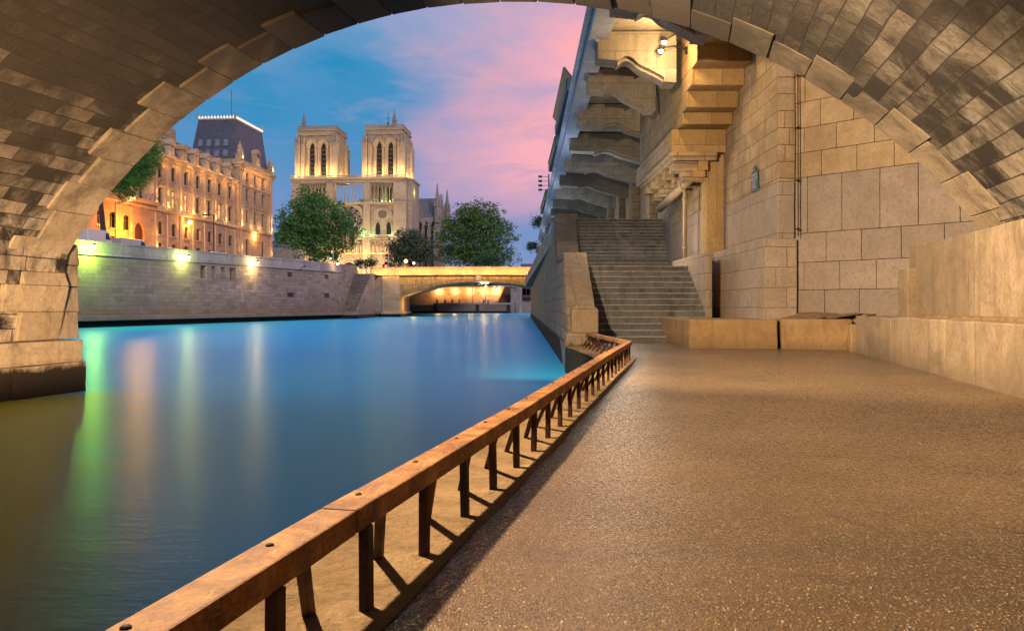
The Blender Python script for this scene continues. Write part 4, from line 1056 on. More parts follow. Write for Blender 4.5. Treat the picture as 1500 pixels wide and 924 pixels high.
for x in (201, 218): lamp('POINT', fq(fu(x), 11.95, .5), 12, (1.0,.7,.25), .08, parent=pbld)
# roofs
def rq(u, z, back): return fq(u, z, -back)
mb = MB(); mb.hexa([rq(0,17.7,.1), rq(UM,17.7,.1), rq(UM,17.7,8), rq(0,17.7,8)], [rq(0,20.1,1.6), rq(UM,20.1,1.6), rq(UM,20.1,6.5), rq(0,20.1,6.5)]); mb.build('mansard_roof', M['slate'], pbld)
mb = MB(); mb.hexa([rq(0,20.1,1.5), rq(UM,20.1,1.5), rq(UM,20.1,1.8), rq(0,20.1,1.8)], [rq(0,20.28,1.5), rq(UM,20.28,1.5), rq(UM,20.28,1.8), rq(0,20.28,1.8)]); mb.build('roof_ridge', M['halltrim'], pbld)
DX = [251, 270, 287, 303.5, 319.6, 335, 230]
for x in DX:
    u = fu(x); mb = MB()
    for sgn in (-1, 1):
        mb.hexa([fq(u+sgn*.34-.13,17.7,.12), fq(u+sgn*.34+.13,17.7,.12), fq(u+sgn*.34+.13,17.7,-1.2), fq(u+sgn*.34-.13,17.7,-1.2)], [fq(u+sgn*.34-.13,19.0,.12), fq(u+sgn*.34+.13,19.0,.12), fq(u+sgn*.34+.13,19.0,-1.2), fq(u+sgn*.34-.13,19.0,-1.2)])
        mb.hexa([fq(u+sgn*.6-.14,17.7,.05), fq(u+sgn*.6+.14,17.7,.05), fq(u+sgn*.6+.14,17.7,-.4), fq(u+sgn*.6-.14,17.7,-.4)], [fq(u+sgn*.5-.06,18.4,.02), fq(u+sgn*.5+.06,18.4,.02), fq(u+sgn*.5+.06,18.4,-.4), fq(u+sgn*.5-.06,18.4,-.4)])
    mb.hexa([fq(u-.62,19.0,.24), fq(u+.62,19.0,.24), fq(u+.62,19.0,-1.6), fq(u-.62,19.0,-1.6)], [fq(u-.66,19.16,.3), fq(u+.66,19.16,.3), fq(u+.66,19.16,-1.6), fq(u-.66,19.16,-1.6)])
    mb.prism([fq(u-.66,19.163,.28), fq(u+.66,19.163,.28), fq(u,19.75,.28)], -FN*1.9)
    d = mb.build('dormer', M['halltrim'], pbld, bevel=.015)
    mb = MB(); mb.face([fq(u-.22,17.75,-.1), fq(u+.22,17.75,-.1), fq(u+.22,19.0,-.1), fq(u-.22,19.0,-.1)]); mb.build('pane', M['glass'], d, recalc=False)
    lamp('POINT', fq(u-.35, 17.95, .75), 26, (1.0,.58,.2), .08, parent=pbld)
mb = MB(); mb.hexa([fq(fu(287),19.6,-3.2), fq(fu(287)+1.3,19.6,-3.2), fq(fu(287)+1.3,19.6,-5.2), fq(fu(287),19.6,-5.2)], [fq(fu(287),22.3,-3.2), fq(fu(287)+1.3,22.3,-3.2), fq(fu(287)+1.3,22.3,-5.2), fq(fu(287),22.3,-5.2)]); ch = mb.build('chimney', M['hall'], pbld)
for k in range(5): mb = MB(); mb.lathe(fq(fu(287)+.2+.22*k,22.3,-3.8), [(.1,0),(.08,.5)], 8); mb.build('chimney_pot', M['wood'], ch)
# pavilion roof: steep truncated pyramid with lit cresting
uA, uB = UM+.25, UE-.15
bA = [fq(uA,20.6,PO-.5), fq(uB,20.6,PO-.5), fq(uB,20.6,-6.6), fq(uA,20.6,-6.6)]
ins = .75
tA = [fq(uA+ins*.5,26.0,-.5), fq(uB-ins*1.7,26.0,-.5), fq(uB-ins*1.7,26.0,-5.6), fq(uA+ins*.5,26.0,-5.6)]
mb = MB(); mb.hexa(bA, tA); prf = mb.build('pavilion_roof', M['slate'], pbld)
mb = MB()
cq = lambda p, o: p + (p - (tA[0]+tA[2])/2).normalized()*o
t2 = [cq(p,.12) for p in tA]; mb.hexa([p+V((0,0,-.05)) for p in t2], [p+V((0,0,.13)) for p in t2]); mb.build('roof_cap', M['halltrim'], prf)
mb = MB()
for i in range(4):
    a, b = t2[i], t2[(i+1)%4]; n = int((b-a).length/.42)
    for k in range(n):
        c = a + (b-a)*((k+.5)/n) + V((0,0,.13)); mb.lathe(c, [(.15,0),(.17,.1),(.07,.3),(.01,.42)], 6)
mb.build('lit_cresting', M['led'], prf)
for p in (t2[0], t2[1], t2[3]): mb = MB(); mb.lathe(p+V((0,0,.13)), [(.12,0),(.16,.25),(.05,.5),(.14,.75),(.02,1.1)], 8); mb.build('finial', M['halltrim'], prf)
mb = MB(); c = (tA[0]+tA[2])/2; mb.tube([c, c+V((0,0,5.2))], .035, 5); mb.build('mast', M['iron'], prf)
# roof windows on the side facing the arch
for r_, z in enumerate((22.3, 20.9)):
    for k in range(4):
        f = .16+.2*k
        zz = (z-20.6)/5.4
        L0 = lambda fr, z_: (bA[0]+(bA[3]-bA[0])*fr)*(1-(z_-20.6)/5.4) + (tA[0]+(tA[3]-tA[0])*fr)*((z_-20.6)/5.4)
        mb = MB(); e = -FD*.07
        mb.hexa([L0(f,z)+e, L0(f+.14,z)+e, L0(f+.14,z+1.1)+e, L0(f,z+1.1)+e], [L0(f,z)-e*.3, L0(f+.14,z)-e*.3, L0(f+.14,z+1.1)-e*.3, L0(f,z+1.1)-e*.3]); w_ = mb.build('roof_window', M['slate'], prf, bevel=.02)
        mb = MB(); e2_ = e*1.15; mb.face([L0(f+.02,z+.12)+e2_, L0(f+.12,z+.12)+e2_, L0(f+.12,z+.98)+e2_, L0(f+.02,z+.98)+e2_]); mb.build('pane', M['roofglass'], w_, recalc=False)
def statue_group(u, z, o, s, name='statue_group'):
    mb = MB(); c = fq(u, z, o)
    mb.box(c.x-.5*s, c.x+.5*s, c.y-.5*s, c.y+.5*s, c.z, c.z+.8*s)
    mb.lathe(c+V((0,0,.8*s)), [(.42*s,0),(.5*s,.3*s),(.34*s,.75*s),(.4*s,1.05*s),(.22*s,1.35*s),(.1*s,1.5*s)], 9)
    mb.ball(c+V((0,0,2.45*s)), .2*s, 8)
    for sx in (-1,1):
        mb.lathe(c+V((.42*s*sx*.7,-.1*s*sx,.8*s)), [(.26*s,0),(.3*s,.35*s),(.18*s,.75*s),(.12*s,.9*s)], 8); mb.ball(c+V((.42*s*sx*.7,-.1*s*sx,1.85*s)), .15*s, 8)
    mb.build(name, M['halltrim'], pbld, smooth=False)
    lamp('POINT', c+FN*.8*s+V((0,0,.3)), 26, (1.0,.78,.3), .1, parent=pbld)
statue_group(UM+.4, 20.6, PO-.1, .9); statue_group(UE-.2, 20.6, PO-.1, .75)
u = fu(374); mb = MB()
mb.hexa([fq(u-.75,20.6,PO+.05), fq(u+.75,20.6,PO+.05), fq(u+.75,20.6,-1.5), fq(u-.75,20.6,-1.5)], [fq(u-.7,22.2,PO+.05), fq(u+.7,22.2,PO+.05), fq(u+.7,22.2,-1.5), fq(u-.7,22.2,-1.5)])
mb.prism([fq(u+.8*math.cos(a),22.203+.75*math.sin(a),PO+.12) for a in [PI*i/10 for i in range(11)]], -FN*1.8)
dd_ = mb.build('clock_dormer', M['halltrim'], pbld, bevel=.02)
mb = MB(); mb.prism([fq(u+.36*math.cos(a),22.1+.36*math.sin(a),PO+.14) for a in [2*PI*i/16 for i in range(16)]], FN*.03); mb.build('clock_face', M['frame'], dd_)
lamp('POINT', fq(u, 20.9, PO+.8), 22, (1.0,.65,.2), .1, parent=pbld)
# entrance balcony
band('balcony', fu(191), fu(228), 11.853, 12.15, -.05, .55)
# side/rear body so that it is a building from any side
mb = MB(); mb.hexa([fq(.0,5.5,-8), fq(UM,5.5,-8), fq(UM,5.5,-8.3), fq(0,5.5,-8.3)], [fq(0,17.7,-8), fq(UM,17.7,-8), fq(UM,17.7,-8.3), fq(0,17.7,-8.3)])
mb.hexa([fq(-.3,5.5,-8), fq(0,5.5,-8), fq(0,5.5,0), fq(-.3,5.5,0)], [fq(-.3,17.7,-8), fq(0,17.7,-8), fq(0,17.7,0), fq(-.3,17.7,0)])
mb.hexa([fq(UM,5.5,-7), fq(UE,5.5,-7), fq(UE,5.5,-7.3), fq(UM,5.5,-7.3)], [fq(UM,20.6,-7), fq(UE,20.6,-7), fq(UE,20.6,-7.3), fq(UM,20.6,-7.3)]); mb.build('rear_wall', M['hall'], pbld)
# flag on the entrance balcony
M['fblue'] = plain('flag_blue', (.03,.04,.25), .8); M['fwhite'] = plain('flag_white', (.6,.58,.6), .8); M['fred'] = plain('flag_red', (.5,.02,.015), .8)
u = fu(213.5); fl = thing('flag', fq(u,12.3,.5), 'blue, white and red flag on a slanted pole over the arched entrance', 'flag')
mb = MB(); p0, p1 = fq(u,12.2,.45), fq(u+.35,14.4,1.5); mb.tube([p0,p1], .03, 6); mb.build('pole', M['iron'], fl)
mb = MB()
for i in range(6):
    for j in range(9):
        def fp(i_, j_):
            s = p1 + (p0-p1)*(.05+.6*i_/6); dr = V((-.06*j_,-.05*j_*1,-.155*j_)) + FN*(.07*math.sin(i_*1.4+j_*.5)) + V((0,.09*math.sin(i_*1.1+j_*.7),0)); return s + dr*(.9)
        mb.face([fp(i,j), fp(i+1,j), fp(i+1,j+1), fp(i,j+1)], 0 if j < 3 else 1 if j < 6 else 2)
mb.build('cloth', [M['fblue'], M['fwhite'], M['fred']], fl, recalc=False, smooth=True)

# lamps and things on the island street
def lamp_on_wall(x, y, power, label, off=.7):
    Y = fy(x); p = at(x, y, Y - .8)
    t = thing('facade_lamp', p, label, 'lamp', 'orange lamps before the police building')
    mb = MB(); mb.tube([p+V((-1.0,0,.15)), p+V((-.4,0,.25)), p+V((0,0,.12))], .03, 6); mb.build('arm', M['iron'], t)
    mb = MB(); mb.ball(p, .2, 10); mb.build('bulb', M['bulbo'], t, smooth=True)
    lamp('POINT', p+FN*.25+V((0,0,-.1)), power, ORANGE, .15, parent=t)
lamp_on_wall(277.6, 325.7, 900, 'orange glowing lamp on the ground floor in the middle of the long facade')
lamp_on_wall(372.5, 345, 700, 'orange glowing lamp on the corner pavilion of the long facade')
lamp('POINT', fq(fu(174), 8.4, 2.2), 3200, (1.0,.32,.02), 1.0, parent=pbld)
def street_post(x, ytop, Y, label, head=True, lit=None, z0=5.7, cat='street lamp', glob=.3, power=60, col=GOLD):
    b = V(((x-HX)/F*Y, Y, z0)); top = at(x, ytop, Y)
    t = thing('street_lamp', b, label, cat)
    mb = MB(); mb.lathe(b, [(.16,0),(.14,.5),(.07,.7),(.055,top.z-z0)], 8); mb.build('pole', M['iron'], t)
    if lit:
        mb = MB(); mb.ball(top+V((0,0,glob*.6)), glob, 10); mb.build('globe', lit, t, smooth=True)
        mb = MB(); mb.lathe(top+V((0,0,glob*1.4)), [(glob*.8,0),(.03,.3)], 8); mb.build('cap', M['iron'], t)
        lamp('POINT', top+V((0,-glob*1.6,glob*.4)), power, col, .2, parent=t)
    elif head:
        mb = MB(); mb.tube([top, top+V((-.3,0,.15)), top+V((-.8,0,.12))], .04, 6); mb.box(top.x-1.25,top.x-.75,Y-.12,Y+.12,top.z+.04,top.z+.16); mb.build('lantern_head', M['iron'], t)
    return t
street_post(313, 316, 88, 'tall thin dark unlit street lamp in front of the police building')
street_post(594.5, 384, 150, 'lit yellow globe lamp before the pale-flecked tree, taller of the pair', lit=M['bulbo'], z0=5.9, glob=.34)
street_post(606.5, 386.5, 154, 'lit yellow globe lamp before the pale-flecked tree, lower of the pair', lit=M['bulbo'], z0=5.9, glob=.26)
street_post(608, 366, 152, 'thin grey unlit pole beside the two yellow globe lamps', head=False)
def signal(x, ytop, ylamp, Y, mat, label):
    b = V(((x-HX)/F*Y, Y, 5.9)); top = at(x, ytop, Y); l_ = at(x-3.5, ylamp, Y)
    t = thing('traffic_light', b, label, 'traffic light')
    mb = MB(); mb.tube([b, top], .06, 6); mb.build('pole', M['bluewhite'], t)
    mb = MB(); mb.box(l_.x-.22,l_.x+.22,Y-.15,Y+.15,l_.z-.35,l_.z+.75); mb.build('signal_case', M['iron'], t)
    mb = MB(); mb.ball(V((l_.x,Y-.16,l_.z)), .22, 10); mb.build('signal_lens', mat, t, smooth=True)
signal(569, 362, 390, 140, M['red'], 'traffic light showing red at the end of the small bridge')
signal(488, 362, 379, 134, M['grn'], 'traffic light showing green half hidden under the large tree')

# vehicles parked behind the embankment parapet
def van(x, Y, Lg, H, label, paint, boxy=True):
    d = LD; c = V(((x-HX)/F*Y, Y, 5.72)); n = V((d.y,-d.x,0)); W = 1.25
    t = thing('parked_van' if boxy else 'parked_car', c, label, 'van' if boxy else 'car', 'vehicles parked behind the embankment')
    h = Lg/2
    if boxy: pr = [(-h,.3),(-h,H*.92),(-h+.12,H),(h*.55,H),(h*.72,H*.94),(h*.9,H*.55),(h,.5*H),(h,.3)]
    else: pr = [(-h,.3),(-h,.55*H),(-h*.72,.62*H),(-h*.5,H*.95),(-h*.3,H),(h*.2,H*.98),(h*.52,.66*H),(h*.95,.55*H),(h,.45*H),(h,.3)]
    mb = MB(); mb.prism([c + d*a - n*W/2 + V((0,0,z)) for a, z in pr], n*W); mb.build('body', paint, t, bevel=.06, seg=3)
    for sgn in (1,-1):
        mb = MB(); g = n*(W/2+.006)*sgn
        if boxy: w_ = [(h*.42,H*.6),(h*.82,H*.6),(h*.68,H*.88),(h*.42,H*.88)]
        else: w_ = [(-h*.6,.64*H),(h*.45,.66*H),(h*.18,.92*H),(-h*.45,.92*H)]
        mb.face([c + d*a + g + V((0,0,z)) for a, z in w_]); mb.build('side_window', M['glass'], t, recalc=False)
    mb = MB(); a0, a1 = ((h*.905,H*.57),(h*.735,H*.91)) if boxy else ((h*.53,.67*H),(h*.23,.95*H))
    mb.face([c+d*(a0[0]+.02)-n*W*.42+V((0,0,a0[1])), c+d*(a0[0]+.02)+n*W*.42+V((0,0,a0[1])), c+d*(a1[0]+.02)+n*W*.4+V((0,0,a1[1])), c+d*(a1[0]+.02)-n*W*.4+V((0,0,a1[1]))]); mb.build('windscreen', M['glass'], t, recalc=False)
    for a in (-h*.62, h*.62):
        for sgn in (1,-1):
            mb = MB(); p = c + d*a + n*(W/2-.06)*sgn + V((0,0,.22)); mb.torus(p, .15, .08, n, 16, 8); w_ = mb.build('wheel', M['tyre'], t, smooth=True)
            mb = MB(); mb.tube([p-n*.05, p+n*.06], .12, 12); mb.build('rim', M['bluewhite'], w_)
    mb = MB(); 
    for sgn in (1,-1): mb = MB(); p = c + d*(h+.005) + n*W*.36*sgn + V((0,0,.42*H)); mb.ball(p, .07, 8); mb.build('headlight', M['white'], t)
van(138, 68.5, 3.0, 1.95, 'white van beside the tree trunk, half hidden by the stone arch', M['white'])
van(190, 74, 3.6, 1.62, 'long pale van parked in front of the arched entrance', M['bluewhite'])
van(248, 80.0, 2.6, 1.25, 'small grey car parked right of the arched entrance', M['bluewhite'], False)
van(262, 83.5, 2.6, 1.2, 'dark small car parked below the middle orange lamp', M['iron'], False)
van(318, 89.5, 3.6, 1.42, 'white van parked beside the tall thin street lamp', M['white'])

# small houses far left of the cathedral
def house(x0, x1, ytop, yeave, Y, label, mat, chim=True):
    a, b = at(x0,yeave,Y), at(x1,yeave,Y); zt_ = at(x0,ytop,Y).z; D = 9
    t = thing('town_house', (a.x, Y, 5.9), label, 'house')
    mb = MB(); U_ = V((1,0,0)); N_ = V((0,-1,0)); W = b.x-a.x; H = a.z-5.9
    ops = [(W*f-.35, W*f+.35, z, z+1.3) for f in (.3,.72) for z in (1.2, 3.2) if z+1.4 < H]
    q_ = facade(mb, (a.x,Y,5.9), U_, N_, W, H, ops, .2)
    mb.face([(a.x,Y,5.9),(a.x,Y+D,5.9),(a.x,Y+D,a.z),(a.x,Y,a.z)]); mb.face([(b.x,Y,5.9),(b.x,Y+D,5.9),(b.x,Y+D,a.z),(b.x,Y,a.z)]); mb.face([(a.x,Y+D,5.9),(b.x,Y+D,5.9),(b.x,Y+D,a.z),(a.x,Y+D,a.z)])
    mb.build('wall', mat, t, recalc=False)
    for o_ in ops: mb = MB(); mb.face([q_(o_[0],o_[2],.18), q_(o_[1],o_[2],.18), q_(o_[1],o_[3],.18), q_(o_[0],o_[3],.18)]); mb.build('window', M['glass'], t, recalc=False)
    mb = MB(); mb.hexa([(a.x-.15,Y-.15,a.z),(b.x+.15,Y-.15,a.z),(b.x+.15,Y+D,a.z),(a.x-.15,Y+D,a.z)], [(a.x+.3,Y+2.2,zt_),(b.x-.3,Y+2.2,zt_),(b.x-.3,Y+D-2,zt_),(a.x+.3,Y+D-2,zt_)]); r_ = mb.build('roof', M['slate'], t)
    if chim: mb = MB(); mb.box(b.x-1.2,b.x-.4,Y+2.5,Y+3.6,zt_-.5,zt_+1.0); mb.build('chimney', mat, r_)
house(393, 413, 352, 362, 175, 'small grey house with slate roof between the pavilion and the large tree', M['cathd'])
house(410, 432, 348, 356, 190, 'taller pale house with chimney just left of the cathedral', M['cathd'])

# ================================================================== cathedral
KY = 230.0; KC = V((-47, KY, 5.9))
ca = thing('cathedral', KC, 'gothic cathedral front with two square towers lit gold from below', 'cathedral')
cx = lambda x: (x-HX)/F*KY
cz = lambda y: EYE + (HY-y)/F*KY
def cb(name, x0, x1, yt, yb, d0, d1, mat=None, parent=None, bevel=.05):
    mb = MB(); mb.box(cx(x0), cx(x1), KY+d0, KY+d1, cz(yb), cz(yt)); return mb.build(name, mat or M['cath'], parent or ca, bevel=bevel)
S = F/KY
# --- lower front with openings
Z0 = 5.9
ops = []
def cop(xc, w, yt, yb, rise): ops.append((cx(xc)-cx(428)-w/2, cx(xc)-cx(428)+w/2, cz(yb)-Z0, cz(yt)-Z0, rise))
for xc in (554, 570, 448, 464): cop(xc, 1.45, 324.5, 345, 1.5)
for xc in (452, 511, 570): cop(xc, 4.6 if xc != 511 else 5.4, 379, 420, 3.6)
mb = MB(); q = facade(mb, (cx(428),KY,Z0), (1,0,0), (0,-1,0), cx(595)-cx(428), cz(299)-Z0, ops, .7)
xr, yr = cx(595), KY
mb.face([(cx(595),KY,Z0),(cx(595),KY+13,Z0),(cx(595),KY+13,cz(262)),(cx(595),KY,cz(262))]); mb.face([(cx(428),KY,Z0),(cx(428),KY+13,Z0),(cx(428),KY+13,cz(262)),(cx(428),KY,cz(262))])
mb.build('west_front', M['cath'], ca, recalc=False)
for o in ops: mb = MB(); mb.face([q(o[0],o[2],.6), q(o[1],o[2],.6), q(o[1],o[3],.6), q(o[0],o[3],.6)]); mb.build('lancet_glass', M['glass'], ca, recalc=False)
def arch_trim(name, xc, w, zs_, rise, d, t_, parent=None, th=.3):
    mb = MB(); n = 14; c = cx(xc)
    def curve(ww, rr):
        Rp = (ww*ww + rr*rr)/(2*ww) if rr > ww else None
        out = []
        for i in range(n+1):
            x = -ww + 2*ww*i/n
            z = math.sqrt(max(0, Rp*Rp - (Rp-ww+abs(x))**2)) if Rp else rr*math.sqrt(max(0,1-(x/ww)**2))
            out.append((c+x, zs_+z))
        return out
    A, B = curve(w, rise), curve(w-t_, rise-t_)
    for i in range(n):
        mb.hexa([(A[i][0],KY+d,A[i][1]),(A[i+1][0],KY+d,A[i+1][1]),(B[i+1][0],KY+d,B[i+1][1]),(B[i][0],KY+d,B[i][1])], [(A[i][0],KY+d+th,A[i][1]),(A[i+1][0],KY+d+th,A[i+1][1]),(B[i+1][0],KY+d+th,B[i+1][1]),(B[i][0],KY+d+th,B[i][1])])
    return mb.build(name, M['cath'], parent or ca)
for k, xc in enumerate((452, 511, 570)):
    for j in range(4): arch_trim('portal_arch', xc, 4.4-.42*j, cz(400), 4.9-.45*j, -.35+.12*j, .34)
for xc in (457, 561): 
    for j in range(2): arch_trim('bay_arch', xc, 3.6-.35*j, cz(323), 3.6-.35*j, -.35+.12*j, .3)
    for s_ in (-8, 8): arch_trim('lancet_arch', xc+s_, 1.15, cz(331), 1.5, -.25, .3)
for j in range(3): arch_trim('rose_arch', 510.5, 5.1-.4*j, cz(322), 5.1-.4*j, -.4+.12*j, .34)
def rose(xc, yc, r, name, n):
    c = V((cx(xc), KY-.15, cz(yc)))
    mb = MB(); mb.torus(c, r, r*.07, (0,1,0), 36, 6); mb.torus(c, r*.55, r*.035, (0,1,0), 28, 5); mb.torus(c, r*.2, r*.05, (0,1,0), 16, 5)
    for k in range(n):
        a = 2*PI*k/n; d = V((math.cos(a),0,math.sin(a))); mb.tube([c+d*r*.2, c+d*r], r*.025, 5)
        a2 = a + PI/n; d2 = V((math.cos(a2),0,math.sin(a2))); mb.torus(c+d2*r*.78, r*.13, r*.02, (0,1,0), 12, 4)
    o = mb.build(name, M['cath'], ca)
    mb = MB(); mb.prism([c+V((r*math.cos(a),.06,r*math.sin(a))) for a in [2*PI*k/32 for k in range(32)]], (0,.06,0)); mb.build('rose_glass', M['glass'], o)
rose(510.5, 322, 4.55, 'rose_window', 12); rose(561, 314, 1.3, 'small_rose', 10); rose(457, 314, 1.3, 'small_rose', 10)
# buttresses
for x0, x1 in ((426.5,438),(478,488),(533.5,543.5),(578,597)):
    cb('buttress', x0, x1, 299, 345, -1.0, .4); cb('buttress', x0-.6, x1+.6, 345.2, 430, -1.3, .4)
    cb('buttress_cap', x0-.8, x1+.8, 343.5, 346, -1.4, .3)
    mb = MB(); c = cx((x0+x1)/2); mb.prism([(c-.9,KY-1.15,cz(345)),(c+.9,KY-1.15,cz(345)),(c,KY-1.15,cz(333))], (0,.4,0)); mb.build('gablet', M['cath'], ca)
# string courses
for yt, yb, d in ((297,299.5,-1.35),(350,352,-1.45),(371,373,-1.5)): cb('string_course', 426, 597.5, yt, yb, d, .3)
# gallery of kings: niches with statues
cb('niche_back', 428, 596, 352.2, 371, -.3, -.1)
for k in range(28):
    x = 431 + k*6.0
    mb = MB(); mb.tube([(cx(x),KY-.95,cz(370.8)),(cx(x),KY-.95,cz(356))], .13, 6); mb.lathe((cx(x),KY-.95,cz(356)), [(.13,0),(.24,.25)], 6); mb.build('niche_column', M['cath'], ca)
    arch_trim('niche_arch', x+3, .6, cz(356), .6, -1.1, .14)
    mb = MB(); c = V((cx(x+3),KY-.75,cz(370.8))); mb.lathe(c, [(.28,0),(.26,.9),(.32,1.6),(.3,2.1),(.1,2.3),(.16,2.45),(.17,2.6),(.08,2.8)], 8); mb.build('king_statue', M['cath'], ca, smooth=True)
# balustrade above kings
def balustrade(x0, x1, yt, yb, d, name='balustrade', step_=2.2, parent=None):
    mb = MB(); mb.box(cx(x0),cx(x1),KY+d,KY+d+.25,cz(yt+1),cz(yt)); mb.box(cx(x0),cx(x1),KY+d,KY+d+.25,cz(yb),cz(yb-1))
    n = int((x1-x0)/step_)
    for k in range(n): x = x0+(k+.5)*step_; mb.box(cx(x)-.1,cx(x)+.1,KY+d+.05,KY+d+.2,cz(yb-1),cz(yt+1))
    return mb.build(name, M['cath'], parent or ca)
balustrade(427, 597, 344.5, 350, -1.3)
# great gallery: slender columns and pointed tracery, open in the middle
cb('gallery_back', 428, 487, 264, 297, 2.5, 3.0); cb('gallery_back', 537, 596, 264, 297, 2.5, 3.0)
for x0, x1 in ((427,438),(478,488.5),(534,543.5),(578,597)): cb('gallery_pier', x0, x1, 266, 297, -.9, 2.6)
def arcade(x0, x1, n):
    w = (x1-x0)/n; mb = MB()
    for k in range(n+1):
        x = x0+k*w; mb.tube([(cx(x),KY-.5,cz(296.8)),(cx(x),KY-.5,cz(277))], .15, 6); mb.lathe((cx(x),KY-.5,cz(277)), [(.15,0),(.28,.3)], 6)
    mb.build('colonnette_row', M['cath'], ca)
    for k in range(n):
        arch_trim('tracery_arch', x0+(k+.5)*w, w/S*.5, cz(277), w/S*.95, -.65, .16, th=.3)
        mb = MB(); mb.torus((cx(x0+(k+1)*w) if k < n-1 else cx(x0+.5*w), KY-.5, cz(270.5)), .32, .1, (0,1,0), 12, 5); mb.build('tracery_ring', M['cath'], ca)
arcade(438.5, 477.5, 7); arcade(489, 533.5, 8); arcade(544, 577.5, 6)
cb('gallery_beam', 426, 598, 263, 268, -.9, 1.2)
cb('gallery_cornice', 425, 599, 261.3, 263.5, -1.5, 1.2)
balustrade(425.5, 598, 257.5, 261.3, -1.35, step_=1.6)
cb('side_gallery', 596, 603, 263, 400, 1.0, 12.5); cb('side_cornice', 596, 604.5, 261, 264, .6, 13)
# gallery lancets
for xc in (555, 568.5, 448, 462):
    for s_ in (-1.8, 1.8): cb('gallery_lancet', xc+s_-1.1, xc+s_+1.1, 275, 294, 2.4, 2.52, M['louvre'])
